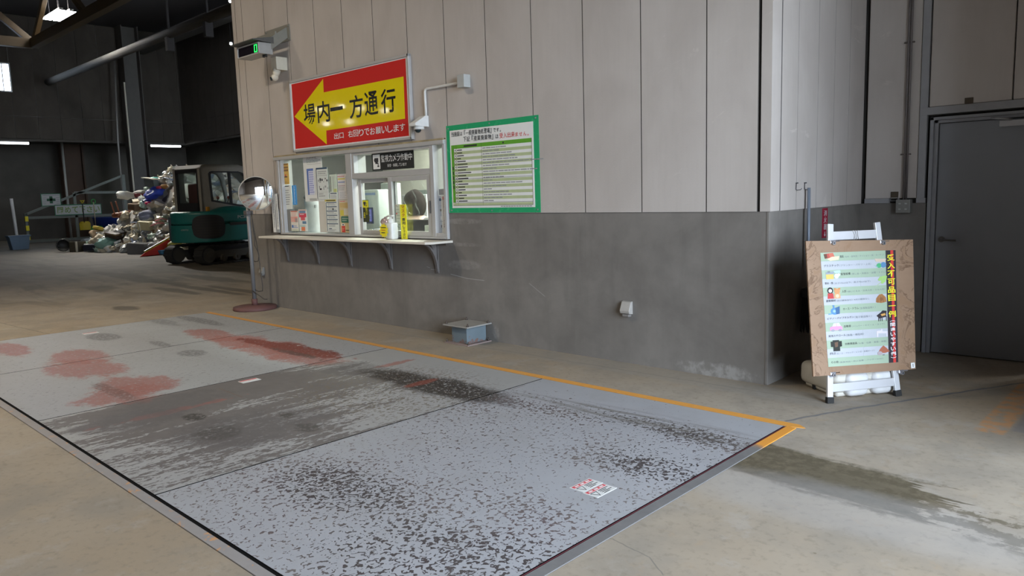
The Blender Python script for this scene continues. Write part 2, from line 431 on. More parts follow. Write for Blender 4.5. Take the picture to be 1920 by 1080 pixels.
    for (px, py, ru, rv, a) in ((1100, 730, 1.5, .22, .8), (1350, 790, 0.6, .14, .5), (1080, 900, .28, .22, .25), (640, 810, .5, .4, .12)):
        p = fl(px, py)
        dens = dens - t.ell(x, y, p.x, p.y, ru, rv, 0.8) * a
    dens = dens * (1.0 - t.ss(-1.35, -1.12, y + (edge - 0.5) * 0.2))
    chips = t.ss(0.0, 0.025, chipn - (0.700 - dens * 0.205)) * right
    chipsL = t.ss(0.0, 0.03, chipn2 - 0.640) * left * 0.7
    chipcol = t.mix(t.ss(0.35, 0.65, t.noise(1.6, 3.0)), (0.105, 0.074, 0.075), (0.150, 0.128, 0.118))
    dk = None
    for (px, py, ru, rv) in ((640, 915, .5, .25), (960, 1060, .4, .25), (1250, 870, .4, .3), (1230, 800, .6, .16), (740, 1030, .4, .35)):
        p = fl(px, py); e = t.ell(x, y, p.x, p.y, ru, rv, 0.8); dk = e if dk is None else t.mx(dk, e)
    chipcol = t.mix(dk * 0.85, chipcol, (0.030, 0.022, 0.022))
    c = t.mix(chips * 0.92, c, chipcol)
    c = t.mix(chipsL, c, (0.14, 0.13, 0.13))
    # tyre smear along the right part
    smr = t.noise(1.0, 4.0, 0.6, t.vec(x * 2.0, y * 22.0, 0.0))
    p = fl(1260, 800)
    c = t.mix(t.ell(x, y, p.x, p.y, 0.95, 0.17, 0.7) * t.ss(0.40, 0.62, smr) * 0.5, c, (0.14, 0.13, 0.115))
    p = fl(1120, 770)
    c = t.mix(t.ell(x, y, p.x, p.y, 0.9, 0.10, 0.7) * t.ss(0.42, 0.62, smr) * 0.4, c, (0.16, 0.15, 0.13))
    # welded centre seam and old white marks
    for a, b, wd in (((410, 728), (455, 745), .010), ((985, 722), (960, 730), .006)):
        p, q = fl(*a), fl(*b); c = t.mix(t.line(x, y, (p.x, p.y), (q.x, q.y), wd) * 0.8, c, (0.16, 0.12, 0.10))
    white = t.ss(0.742, 0.752, t.noise(7.0, 2.0)) * t.box(x, y, -5.5, 0.5, -1.6, -0.92, 0.02)
    c = t.mix(white * 0.8, c, (0.6, 0.6, 0.58))
    t.bump(chips * -1.0 + worn * -0.6, 0.25, 0.002)
    return t.out(c, t.m('MULTIPLY_ADD', edge, 0.2, 0.42), 0.0, 0.45)

def panel_mat(name, ca, cb):
    t = NT(name)
    n = t.noise(1.0, 4.0, 0.55, t.vec(t.x * 1.6, t.y * 1.6, t.z * 0.9), 0.4)
    br = t.noise(1.0, 3.0, 0.6, t.vec(t.x * 34.0, t.y * 34.0, t.z * 2.2))
    pores = t.noise(70.0, 2.0, 0.5)
    c = t.mix(t.ss(0.25, 0.75, n), ca, cb)
    c = t.mix(t.ss(0.4, 0.75, br) * 0.09, c, tuple(k * 0.82 for k in ca))
    c = t.mix(t.ss(0.64, 0.74, t.noise(1.0, 5.0, 0.7, t.vec(t.x * 2.0 + t.z * 1.2, t.y * 2.0, t.z * 4.5 - t.x * 1.5), 0.9)) * 0.30, c, tuple(min(1, k * 1.35) for k in cb))
    t.bump(pores, 0.25, 0.004)
    return t.out(c, 0.8, 0.0, 0.25)
def base_concrete(name):
    t = NT(name)
    x, y, z = t.x, t.y, t.z
    n = t.noise(0.9, 6.0, 0.62, None, 0.5); n2 = t.noise(4.5, 5.0, 0.6); run = t.noise(1.0, 4.0, 0.6, t.vec(x * 5.0, y * 5.0, z * 0.55))
    c = t.mix(t.ss(0.3, 0.7, n), (0.158, 0.146, 0.133), (0.222, 0.207, 0.189))
    c = t.mix(t.ss(0.42, 0.66, n2) * 0.3, c, (0.130, 0.122, 0.112))
    c = t.mix(t.ss(0.5, 0.75, run) * 0.35, c, (0.115, 0.108, 0.10))
    c = t.mix(t.ss(0.55, 0.75, run) * (1.0 - t.ss(0.05, 0.7, z)) * 0.3, c, (0.27, 0.255, 0.23))
    # lime bloom and scuffs
    e = t.noise(12.0, 5.0, 0.65); e2 = t.noise(9.0, 7.0, 0.7)
    fy = 1.0 - t.ss(0.02, 0.06, y)
    for (cx, cz, ru, rv, a) in ((-0.45, 0.05, .34, .065, .6), (-2.99, 0.10, .05, .07, .35), (-3.45, 1.27, .28, .03, .35), (-3.45, 1.02, .28, .02, .3), (-3.45, 0.80, .26, .05, .3)):
        c = t.mix(t.ell(x, z, cx, cz, ru, rv, 0.5, e) * a * fy * t.ss(0.36, 0.60, e2), c, (0.37, 0.36, 0.34))
    for a, b, wd in (((845, 514), (875, 522), .005), ((875, 522), (908, 526), .005), ((992, 531), (1022, 556), .003), ((808, 505), (824, 507), .005), ((800, 500), (806, 502), .004)):
        p, q = at(a, 1, 0), at(b, 1, 0)
        c = t.mix(t.line(x, z, (p.x, p.z), (q.x, q.z), wd) * fy * 0.6, c, (0.42, 0.42, 0.41))
    t.bump(t.noise(40.0, 4.0, 0.6), 0.25, 0.004)
    return t.out(c, 0.82, 0.0, 0.25)
FLOOR = concrete_floor()
DECK = deck_mat()
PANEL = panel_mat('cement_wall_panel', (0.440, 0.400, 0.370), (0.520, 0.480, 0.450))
PANEL_SHADED = panel_mat('cement_wall_panel_shaded', (0.050, 0.043, 0.035), (0.066, 0.057, 0.047))  # hall's dimness put into the colour: darkened copy of the office panels
CONC = base_concrete('grey_base_concrete')
CONC_DARK = flat('dark_concrete', (0.070, 0.064, 0.055), 0.85, 0, 0.35, 1.5)  # darker, mottled concrete for the recess and lintel
JOINT = flat('dark_joint', (0.035, 0.032, 0.03), 0.9)
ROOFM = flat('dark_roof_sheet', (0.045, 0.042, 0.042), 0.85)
# ------------------------------------------------------------------ the setting
PX0, PX1, PY0, PY1 = -7.924, 0.535, -4.074, -0.902       # truck scale deck
CEIL = 9.8
m = MB()
HX0, HX1, HY0, HY1 = PX0 - 0.004, 0.615, -4.157, -0.900
for (a, b, c, d) in ((-41, HX0, -15, 15), (HX1, 7.0, -15, 15), (HX0, HX1, HY1, 15), (HX0, HX1, -15, HY0)):
    m.box(a, b, c, d, -0.30, 0.0)
m.box(HX0 - .1, HX1 + .1, HY0 - .1, HY1 + .1, -0.9, -0.8)
struct(m.build('floor', FLOOR))
struct(MB().box(7.0, 60, -50, 40, -0.3, -0.02).build('ground_outside', flat('pale_yard_concrete', (0.40, 0.38, 0.35), 0.9)))  # pale concrete yard outside the entrance
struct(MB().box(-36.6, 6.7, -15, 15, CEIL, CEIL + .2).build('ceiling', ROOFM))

WX0, WX1, WZ0, WZ1 = -7.205, -3.662, 1.075, 2.15        # office window opening
BAND = 1.36
XL = -8.234
wf = sroot('wall_front')
m = MB(); g = 0.0045; T = 0.15
edges = [0.014, -0.078, -0.094] + [-0.5302 - 0.6173 * k for k in range(13)] + [-8.13, XL]
def pan(x1, x0, z0, z1): m.box(x0 + g, x1 - g, -0.010, T, z0, z1)
for a, b in zip(edges, edges[1:]):
    if abs(a + 0.078) < 1e-6: continue
    if b >= WX1 or a <= WX0: pan(a, b, BAND, CEIL)
    elif a > WX1 > b:
        m.box(WX1, a - g, -0.010, T, BAND, WZ1 + 0.02, 0); pan(a, b, WZ1 + 0.02, CEIL)
    elif a > WX0 > b:
        m.box(b + g, WX0, -0.010, T, BAND, WZ1 + 0.02, 0); pan(a, b, WZ1 + 0.02, CEIL)
    else: pan(a, b, WZ1 + 0.02, CEIL)
o = struct(m.build('panel_cladding', [PANEL, flat('brown_joint_edge', (0.10, 0.09, 0.08), 0.9)], wf))
for f in o.data.polygons:
    if abs(f.normal.x) > .5 and XL + .05 < f.center.x < -.05: f.material_index = 1
m = MB()
m.box(XL + .02, WX0 - .01, 0.006, T + .02, BAND, CEIL); m.box(WX1 + .01, -.02, 0.006, T + .02, BAND, CEIL); m.box(WX0 - .01, WX1 + .01, 0.006, T + .02, WZ1 + 0.03, CEIL)
struct(m.build('joint_backing', JOINT, wf))
m = MB()
m.box(XL, WX0, 0, T, 0, BAND); m.box(WX0, WX1, 0, T, 0, WZ0); m.box(WX1, 0.0, 0, T, 0, BAND)
m.box(-0.028, 0.002, -0.003, 0.02, 0, BAND, 0, 0.008)
struct(m.build('concrete_base', CONC, wf))
m = MB()
m.box(XL, XL + T, T, 6.5, 0, CEIL)
struct(m.build('wall_left_end', PANEL))
ws = sroot('wall_side')
m = MB()
ys = [T + .004, 0.45, 0.85, 1.20, 1.55, 1.93]
for a, b in zip(ys, ys[1:]): m.box(-T, 0.014, a + .002, b - .002, BAND, CEIL)
o = struct(m.build('panel_cladding', [PANEL, flat('grey_joint_edge', (0.17, 0.16, 0.155), 0.9)], ws))
for f in o.data.polygons:
    if abs(f.normal.y) > .5: f.material_index = 1
struct(MB().box(-T - .02, 0.008, T + .02, 1.93, BAND, CEIL).build('joint_backing', JOINT, ws))
struct(MB().box(-T, 0.0, T, 1.936, 0, BAND).build('concrete_base', CONC, ws))
DY = 1.936
wd = sroot('wall_door')
m = MB()
m.box(0.045, 0.488, DY, DY + T, 1.405, CEIL, 0, 0.004, seg=1)
m.box(0.566, 1.182, DY, DY + T, 2.2, CEIL, 0, 0.004, seg=1); m.box(1.192, 1.81, DY, DY + T, 2.2, CEIL, 0, 0.004, seg=1); m.box(1.82, 2.75, DY, DY + T, 0, CEIL, 0, 0.004, seg=1)
struct(m.build('panel_cladding', PANEL, wd))
struct(MB().box(-.02, 2.75, DY + .03, DY + T + .05, 2.12, CEIL).box(-.02, .56, DY + .03, DY + T + .05, 0, 2.12).build('joint_backing', JOINT, wd))
struct(MB().box(0.0, 0.568, DY, DY + T, 0, BAND).build('concrete_base', CONC, wd))
m = MB()
m.box(0.045, 0.262, DY - .012, DY + .02, 1.362, 1.405).box(0.335, 0.345, DY - .012, DY + .02, 1.362, 1.405).box(0.49, 0.566, DY - .012, DY + .02, 1.362, 1.405)
m.box(0.494, 0.556, DY - .012, DY + .05, 1.405, CEIL, 0, .003)
m.box(0.494, 1.9, DY - .016, DY + .05, 2.132, 2.198, 0, .003)
TRIM = flat('grey_painted_trim', (0.30, 0.30, 0.31), 0.5)
struct(m.build('trim_door', TRIM))
# steel service door
DOORC = flat('grey_painted_steel_door', (0.235, 0.245, 0.27), 0.45, 0.0, 0.10, 3)
dr = sroot('door_1')
m = MB()
m.box(0.582, 0.612, DY - .02, DY + .1, 0, 2.108, 0, .003).box(0.612, 0.645, DY, DY + .1, 0, 2.082, 0, .003)
m.box(0.582, 1.70, DY - .02, DY + .1, 2.082, 2.108, 0, .003).box(0.612, 1.67, DY, DY + .1, 2.055, 2.082, 0, .003)
m.box(1.665, 1.70, DY - .02, DY + .1, 0, 2.108, 0, .003)
struct(m.build('door_frame', flat('grey_door_frame', (0.26, 0.265, 0.285), 0.45), dr))
struct(MB().box(0.65, 1.664, DY + .022, DY + .062, 0.008, 2.05, 0, .003).build('door_leaf', DOORC, dr))
m = MB(); m.cyl((0.70, DY + .022, 1.035), (0.70, DY + .012, 1.035), 0.026, n=20); m.cyl((0.70, DY + .03, 1.035), (0.70, DY - .035, 1.035), 0.009)
m.tube([(0.70, DY - .035, 1.035), (0.73, DY - .038, 1.034), (0.80, DY - .036, 1.030), (0.825, DY - .030, 1.030)], 0.0085)
struct(m.build('door_handle', flat('worn_bronze_lever', (0.16, 0.15, 0.14), 0.35, 0.8), dr))
m = MB(); m.box(1.11, 1.34, DY - .045, DY + .022, 1.985, 2.035, 0, .004); m.tube([(1.20, DY - .03, 2.037), (1.15, DY - .12, 2.045), (1.05, DY - .02, 2.06)], 0.008)
struct(m.build('door_closer', flat('silver_door_closer', (0.42, 0.42, 0.44), 0.4, 0.3), dr))
struct(MB().box(0.56, 1.75, DY + .07, DY + .15, 0, 2.2).build('door_reveal', JOINT, dr))
# closing walls of the hall
m = MB()
m.box(2.75, 2.95, -0.7, 2.1, 0, CEIL); m.box(2.75, GATE_X, -0.7, -0.5, 0, CEIL)
struct(m.build('wall_right', PANEL))
m = MB()
m.box(GATE_X, GATE_X + .2, -15, GATE_Y0, 0, CEIL); m.box(GATE_X, GATE_X + .2, GATE_Y0, GATE_Y1 + .2, GATE_Z, CEIL)
struct(m.build('wall_entrance', PANEL))
struct(MB().box(-40.4, GATE_X, -15, -14.8, 0, CEIL).build('wall_behind', PANEL))
BX, RY_ = -36.0, 11.2
wb = sroot('wall_back')
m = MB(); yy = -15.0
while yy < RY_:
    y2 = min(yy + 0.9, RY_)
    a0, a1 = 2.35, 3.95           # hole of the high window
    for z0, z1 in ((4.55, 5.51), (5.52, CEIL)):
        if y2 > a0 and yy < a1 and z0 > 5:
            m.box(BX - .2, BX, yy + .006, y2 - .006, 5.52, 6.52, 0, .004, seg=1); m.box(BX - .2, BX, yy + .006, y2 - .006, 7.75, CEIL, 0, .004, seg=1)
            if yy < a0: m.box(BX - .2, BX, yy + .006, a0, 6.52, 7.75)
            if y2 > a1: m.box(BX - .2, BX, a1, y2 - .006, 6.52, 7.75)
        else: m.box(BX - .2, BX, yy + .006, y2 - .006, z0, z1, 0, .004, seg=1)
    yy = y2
struct(m.build('panel_cladding', PANEL_SHADED, wb))
m = MB(); m.box(-40.4, -40, -15, 13.4, 0, 4.7); m.box(-40.4, -36.2, -15, 13.4, 4.62, 4.7)
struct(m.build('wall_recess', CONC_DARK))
wsd = sroot('wall_far')
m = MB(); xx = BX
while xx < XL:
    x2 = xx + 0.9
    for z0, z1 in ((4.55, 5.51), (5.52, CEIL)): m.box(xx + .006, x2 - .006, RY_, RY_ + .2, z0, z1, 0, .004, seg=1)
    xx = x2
struct(m.build('panel_cladding', PANEL_SHADED, wsd))
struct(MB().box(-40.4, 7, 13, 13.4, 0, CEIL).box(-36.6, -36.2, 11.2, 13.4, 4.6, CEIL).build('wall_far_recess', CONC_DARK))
struct(MB().box(BX - .25, BX - .05, -15, RY_ + .3, 4.45, 4.6).box(BX, XL, RY_ + .05, RY_ + .25, 4.45, 4.6).build('trim_lintel', CONC_DARK))
# high frosted window in the back wall
w1 = sroot('window_2')
fr = flat('white_window_frame', (0.6, 0.6, 0.6), 0.4)
m = MB()
for (a, b, c, d) in ((2.35, 3.95, 6.52, 6.57), (2.35, 3.95, 7.70, 7.75), (2.35, 2.42, 6.57, 7.70), (3.90, 3.95, 6.57, 7.70), (2.98, 3.03, 6.57, 7.70), (3.62, 3.66, 6.57, 7.70)):
    m.box(BX - .12, BX - .04, a, b, c, d)
struct(m.build('window_frame', fr, w1))
struct(MB().box(BX - .09, BX - .085, 2.38, 3.93, 6.54, 7.73).build('window_pane', glass_mat('frosted_glass', (0.95, 0.97, 1.0), 0.03, 0.02), w1))

# office window: aluminium frame, mullions, transom, two sliding sashes
wn = sroot('window_1')
Y0 = -0.035
m = MB()
m.box(WX0 - .07, WX1, Y0 - .012, T, 2.108, 2.15, 0, .003)           # head
m.box(WX0 - .01, WX0 + .045, Y0, T, WZ0, 2.108, 0, .003)            # left jamb
m.box(WX1 - .035, WX1, Y0, T, WZ0, 2.108, 0, .003)                  # right jamb
m.box(WX0 + .045, WX1 - .035, Y0 - .002, T, WZ0, 1.098, 0, .003)    # sill rail
m.box(-5.530, -5.405, Y0, T, 1.098, 2.108, 0, .004)                 # mullion by the fixed light
m.box(-3.915, -3.852, Y0, T, 1.098, 2.108, 0, .004)
m.box(-5.405, -3.915, Y0 + .002, T, 1.79, 1.858, 0, .004)           # transom
m.box(-5.405, -5.355, Y0 + .005, T, 1.858, 2.078); m.box(-5.405, -3.915, Y0 + .006, T, 2.078, 2.108)
m.box(-3.852, WX1 - .035, Y0 + .002, T, 1.098, 1.14, 0, .003)
m.box(-7.16, -7.115, Y0 + .01, T, 1.098, 2.108)
struct(m.build('window_frame', ALU, wn))
m = MB()
def sash(x0, x1, y, sl, sr):
    m.box(x0, x0 + sl, y, y + .035, 1.10, 1.785, 0, .003); m.box(x1 - sr, x1, y, y + .035, 1.10, 1.785, 0, .003)
    m.box(x0 + sl, x1 - sr, y + .001, y + .034, 1.10, 1.155, 0, .003); m.box(x0 + sl, x1 - sr, y + .001, y + .034, 1.733, 1.785, 0, .003)
sash(-5.36, -4.62, 0.02, .06, .075)
struct(m.build('sliding_sash', ALU, wn))
m = MB(); sash(-4.70, -3.90, -0.025, .07, .09)
struct(m.build('sliding_sash', ALU, wn))
struct(MB().box(-5.325, -5.312, 0.008, .02, 1.30, 1.44).box(-3.945, -3.932, -0.037, -.025, 1.36, 1.50).build('sash_pull', flat('grey_pull', (0.2, 0.2, 0.2), 0.4, 0.6), wn))
for (a, b, c, d, y) in ((-7.12, -5.525, 1.095, 2.108, .03), (-5.36, -3.91, 1.855, 2.08, .03), (-5.305, -4.69, 1.15, 1.74, .037), (-4.635, -3.985, 1.15, 1.74, -.008), (-3.855, -3.695, 1.138, 2.108, .03)):
    struct(MB().box(a, b, y, y + .004, c, d).build('window_pane', GLASS, wn))
struct(MB().box(WX0 - .07, WX1 - .02, -.03, -.008, 2.150, 2.172, 0, .004).build('trim_sealant', flat('yellowed_sealant', (0.33, 0.27, 0.16), 0.8, 0, 0.5, 9)))

# office room behind the window
INT = flat('office_wall_paint', (0.70, 0.67, 0.58), 0.8, var=0.04)
struct(MB().box(-8.0, -0.2, 2.4, 2.5, 0, 2.8).build('wall_office_back', INT))
struct(MB().box(-8.08, -8.0, .17, 2.5, 0, 2.8).build('wall_office_left', flat('grey_partition', (0.07, 0.07, 0.068), 0.5)))
struct(MB().box(-0.25, -0.16, .17, 2.5, 0, 2.8).build('wall_office_right', INT))
struct(MB().box(-8.05, -.2, .17, 2.5, 2.8, 2.85).build('ceiling_office', flat('office_ceiling', (0.6, 0.6, 0.58), 0.8, var=.03)))
struct(MB().box(-8.0, -.2, .17, 2.4, 0.0, 0.03).build('floor_office', flat('office_floor_vinyl', (0.2, 0.2, 0.19), 0.6)))
# ------------------------------------------------------------------ truck scale in the floor
ts = thing('truck_scale', 'long grey steel truck scale deck set flush in the concrete floor, paint worn and chipped', 'truck scale')
xs = [PX0, -5.79, -3.705, -1.56, PX1]
for a, b in zip(xs, xs[1:]):
    m = MB(); m.box(a + .006, b - .006, PY0, PY1, -0.004, 0.0)
    dk_ = m.build('deck_plate', [DECK, flat('black_pit', (0.006, 0.006, 0.006), 0.95, spec=.1)], ts)
    for f in dk_.data.polygons: f.material_index = 0 if f.normal.z > .5 else 1
def strip_mat():
    t = NT('grey_edge_angle_with_orange_flecks')
    n = t.noise(9.0, 5.0, 0.65)
    c = t.mix(n, (0.25, 0.235, 0.23), (0.34, 0.32, 0.31))
    c = t.mix(t.ss(0.56, 0.62, t.noise(8.0, 5.0, 0.75)) * 0.75, c, (0.62, 0.30, 0.10))
    return t.out(c, 0.55, 0.0, 0.4)
def strip_mat2():
    t = NT('dark_edge_angle')
    n = t.noise(6.0, 5.0, 0.65)
    c = t.mix(n, (0.115, 0.115, 0.12), (0.22, 0.215, 0.21))
    c = t.mix(t.ss(-1.42, -1.33, t.y + (t.noise(12.0) - 0.5) * 0.12), c, (0.72, 0.31, 0.05))
    return t.out(c, 0.5, 0.0, 0.4)
MB().box(PX0, 0.612, -4.154, -4.098, -0.05, 0.004, 0, .002).build('edge_angle', strip_mat(), ts, 'grey edge angle flecked with old orange paint')
MB().box(0.548, 0.613, -4.096, -0.90, -0.05, 0.003, 0, .002).build('edge_angle', strip_mat2(), ts, 'dark grey edge angle, orange at its far end')
MB().box(0.5375, 0.541, -4.07, -0.91, -0.03, 0.001).build('edge_primer', flat('dark_red_primer_edge', (0.12, 0.03, 0.04), 0.5), ts)
MB().box(PX0, HX1, HY0 + .002, HY1 - .002, -0.30, -0.005).build('pit_lining', flat('black_pit', (0.006, 0.006, 0.006), 0.95, spec=.1), ts)
def orange_mat():
    t = NT('orange_floor_paint')
    n = t.noise(8.0, 5.0, 0.65)
    c = t.mix(n, (0.62, 0.27, 0.045), (0.75, 0.36, 0.07))
    c = t.mix((1.0 - t.ss(-5.0, -1.0, t.x)) * 0.35, c, (0.42, 0.25, 0.10))
    c = t.mix(t.ss(0.66, 0.70, t.noise(11.0, 3.0)) * 0.6, c, (0.35, 0.32, 0.25))
    return t.out(c, 0.6)
m = MB(); m.prism([(PX0, -.897), (.58, -.897), (.66, -.87), (.60, -.822), (PX0, -.832)], 2, 0.0005, 0.0035)
tag(m.build('painted_line', orange_mat()), 'orange painted line on the floor along the wall side of the truck scale', 'floor line')
# caution stickers on the deck
def caution(x0, y0, name_lab, worn=False):
    m = MB()
    m.box(x0, x0 + .095, y0, y0 + .17, 0.0, 0.0015, 0)
    m.box(x0 + .008, x0 + .03, y0 + .008, y0 + .162, 0.0015, 0.0022, 1)
    if not worn:
        for k in range(3):
            m.box(x0 + .014, x0 + .025, y0 + .025 + k * .045, y0 + .055 + k * .045, 0.0022, 0.0028, 2)
        for k in range(4):
            m.box(x0 + .040 + k * .013, x0 + .045 + k * .013, y0 + .075, y0 + .155 - (k % 2) * .03, 0.0015, 0.002, 3)
        a = [(x0 + .040, y0 + .012), (x0 + .088, y0 + .036), (x0 + .040, y0 + .060)]
        for p, q in zip(a, a[1:] + a[:1]):
            m.tube([(p[0], p[1], .0018), (q[0], q[1], .0018)], .0016, 3, 4)
    o = m.build('caution_sticker', [flat('worn_white_sticker', (0.66, 0.67, 0.66), 0.5, 0, .2, 40), flat('red_sticker_band', (0.60, 0.07, 0.09), 0.5), WHITE, INKDARK])
    return tag(o, name_lab, 'sticker')
caution(0.105, -2.59, 'white caution sticker with red band, farther from the right end of the deck')
caution(0.205, -2.60, 'white caution sticker with red band, nearer the right end of the deck')
caution(-7.58, -2.60, 'faded white and red sticker at the far left end of the truck scale', True)
caution(-3.62, -2.57, 'scuffed white and red sticker beside the middle plate seam of the truck scale', True)
# ------------------------------------------------------------------ big red direction sign
R_RED = flat('red_sign_face', (0.60, 0.035, 0.03), 0.045, 0, .04, 3, 0.5)
R_YEL = flat('yellow_sign_face', (0.80, 0.66, 0.01), 0.045, 0, .04, 3, 0.5)
R_BLK = flat('black_sign_lettering', (0.015, 0.015, 0.015), 0.2)
R_WHT = flat('white_sign_print', (0.80, 0.80, 0.80), 0.25, var=.03)
SY = -0.04
t = thing('direction_sign', 'large red wall sign with a yellow arrow pointing left above the office window', 'sign', (-5.45, SY, 2.2))
off = Vector((5.45, -SY, -2.2))
T0 = Matrix.Translation(off)
m = MB(); m.box(-6.70, -4.195, SY, -.008, 2.195, 3.118, 0, .004, M=T0); m.build('sign_panel', ALU, t)
m = MB()
for (a, b, c, d) in ((-6.712, -4.18, 3.098, 3.13), (-6.712, -4.18, 2.192, 2.218), (-6.712, -6.686, 2.192, 3.13), (-4.208, -4.18, 2.192, 3.13)):
    m.box(a, b, SY - .014, SY + .03, c, d, 0, .004, M=T0)
m.build('sign_frame', ALU, t)
m = MB()
Pn = T0 @ WALLP(0, 0, SY)
def rect(m, x0, x1, z0, z1, h, mat): m.box(x0, x1, SY - h, SY, z0, z1, mat, M=T0)
rect(m, -6.685, -4.21, 2.22, 3.096, .0015, 0); rect(m, -6.66, -4.24, 2.234, 3.084, .003, 1)
m.prism([(-6.632, 2.66), (-5.900, 3.062), (-5.903, 2.896), (-4.287, 2.892), (-4.295, 2.428), (-5.897, 2.420), (-5.905, 2.247)], 1, SY - .0045, SY, 2, M=T0)
m.build('sign_face', [R_WHT, R_RED, R_YEL], t)
Pn = T0 @ WALLP(0, 0, SY - .006)
m = MB(); m.glyphs([('場', -6.40, 2.525, -6.12, 2.79), ('内', -6.07, 2.525, -5.79, 2.79), ('一', -5.775, 2.645, -5.50, 2.69), ('方', -5.36, 2.515, -5.075, 2.79), ('通', -5.045, 2.520, -4.78, 2.80), ('行', -4.72, 2.520, -4.445, 2.795)], Pn, 0, .014, 6)
m.build('lettering', R_BLK, t, 'black lettering')
s = '右回りでお願いします'; x = -5.418; wdt = 0.1135
its = [('出', -5.722, 2.296, -5.625, 2.372), ('口', -5.605, 2.300, -5.515, 2.366)] + [(ch, x + i * wdt, 2.297, x + i * wdt + .100, 2.378) for i, ch in enumerate(s)]
m = MB(); m.glyphs(its, Pn, 0, .010); m.build('lettering', R_WHT, t, 'white lettering')

# ------------------------------------------------------------------ green notice board sign
GY = -0.012
t = thing('notice_sign', 'green bordered notice sign with a long striped table, right of the office window', 'sign', (-2.98, GY, 1.36)); T0 = Matrix.Translation((2.98, -GY, -1.36))
MB().box(-3.642, -2.312, GY, -.002, 1.362, 2.294, 0, .002, M=T0).build('sign_panel', flat('green_sign_board', (0.025, 0.36, 0.15), 0.25, 0, .06), t)
m = MB()
def rc(m, x0, x1, z0, z1, h, mat): m.box(x0, x1, GY - h, GY, z0, z1, mat, M=T0)
rc(m, -3.585, -2.383, 1.415, 2.238, .002, 0)
rc(m, -3.567, -2.407, 2.043, 2.083, .003, 1); rc(m, -3.567, -3.527, 1.472, 2.043, .003, 1)
rc(m, -3.567, -2.407, 1.440, 1.466, .003, 2)
for i in range(19):
    z1 = 2.041 - i * 0.0299
    if i % 2: rc(m, -3.525, -2.407, z1 - .0299, z1, .0028, 2)
for z in (1.4725, 1.72, 1.4395): rc(m, -3.567, -2.407, z - .0015, z + .0015, .0035, 3)
for x in (-3.49, -3.105, -2.407, -3.527): rc(m, x - .001, x + .001, 1.44, 2.083, .0035, 3)
rr = random.Random(3)
for i in range(19):
    z = 2.041 - i * 0.0299 - .02
    rc(m, -3.512, -3.500, z, z + .010, .0035, 3)
    rc(m, -3.478, -3.478 + rr.uniform(.05, .16) + (.15 if i == 8 else 0), z, z + .010, .0035, 3)
    L = rr.uniform(.12, .5) if i not in (5, 8) else .75; x = -3.09
    while x < -3.09 + L:
        d = rr.uniform(.02, .09); rc(m, x, x + d, z, z + .010, .0035, 4); x += d + .008
rc(m, -3.37, -3.12 - .05, 2.055, 2.072, .004, 3); rc(m, -2.80, -2.78, 2.055, 2.072, .004, 3)
for k in range(5): rc(m, -3.555, -3.540, 1.62 + k * .05, 1.655 + k * .05, .004, 3)
x = -2.85
while x < -2.42: rc(m, x, x + .03, 1.422, 1.431, .0035, 4); x += .036
m.build('printed_sheet', [PAPER, flat('leaf_green_print', (0.12, 0.37, 0.03), 0.5), flat('pale_green_print', (0.46, 0.53, 0.30), 0.5), INKDARK, INKGREY], t)
Pn = T0 @ WALLP(0, 0, GY - .004)
def spread(s, x0, x1, z0, z1, small='、。はでです『』'):
    n = len(s); w_ = (x1 - x0) / n; its = []
    for i, ch in enumerate(s):
        a = x0 + i * w_; h = z1 - z0
        if ch in '。': its.append((ch, a + .1 * w_, z0, a + .45 * w_, z0 + .3 * h))
        elif ch in 'はですません': its.append((ch, a + .08 * w_, z0 + .06 * h, a + .85 * w_, z0 + .82 * h))
        elif ch == '『': its.append((ch, a + .45 * w_, z0 + .2 * h, a + .95 * w_, z1 + .1 * h))
        elif ch == '』': its.append((ch, a + .02 * w_, z0 - .1 * h, a + .5 * w_, z0 + .9 * h))
        elif ch == '一': its.append((ch, a + .05 * w_, z0 + .45 * h, a + .95 * w_, z0 + .55 * h))
        elif ch in ' ': pass
        else: its.append((ch, a + .05 * w_, z0, a + .95 * w_, z1))
    return its
m = MB(); m.glyphs(spread('当施設は『一般廃棄物処理場』です。', -3.56, -2.79, 2.172, 2.224), Pn, 0, .008); m.build('lettering', INKDARK, t, 'dark lettering')
m = MB(); m.glyphs(spread('下記『産業廃棄物』は', -3.375, -2.845, 2.108, 2.160), Pn, 0, .008)
m.build('lettering', INKDARK, t, 'dark lettering')
m = MB(); m.glyphs(spread('受入出来ません。', -2.84, -2.41, 2.108, 2.160), Pn, 0, .004); m.build('lettering', INKRED, t, 'red lettering')
for (x, z) in ((-3.60, 1.39), (-2.98, 1.385), (-2.35, 1.39), (-3.61, 2.262), (-2.35, 2.268), (-2.98, 2.268)):
    m = MB(); m.cyl((x, GY, z), (x, GY - .005, z), .008, n=10, M=T0); m.build('screw', GALV, t)

# ------------------------------------------------------------------ weight display on its bracket
t = thing('weight_display', 'grey weight display box showing a green digit, bracketed to the wall at top left', 'display', (-7.05, 0, 3.6)); T0 = Matrix.Translation((7.05, 0, -3.6))
GB = flat('grey_green_painted_steel', (0.24, 0.235, 0.205), 0.5)
dx0, dx1, dy0, dy1, dz0, dz1 = -7.30, -6.72, -0.45, -0.25, 3.455, 3.600
m = MB()
m.box(dx0, dx1, dy0 + .012, dy1, dz0, dz1, 0, .006, M=T0)
m.build('housing', flat('silver_housing', (0.40, 0.41, 0.41), 0.4, 0.3), t)
m = MB()
for (a, b, c, d) in ((dx0, dx1, dz0, dz0 + .016), (dx0, dx1, dz1 - .016, dz1), (dx0, dx0 + .022, dz0, dz1), (dx1 - .012, dx1, dz0, dz1)): m.box(a, b, dy0 - .004, dy0 + .02, c, d, 0, .002, M=T0)
m.build('bezel', ALU, t)
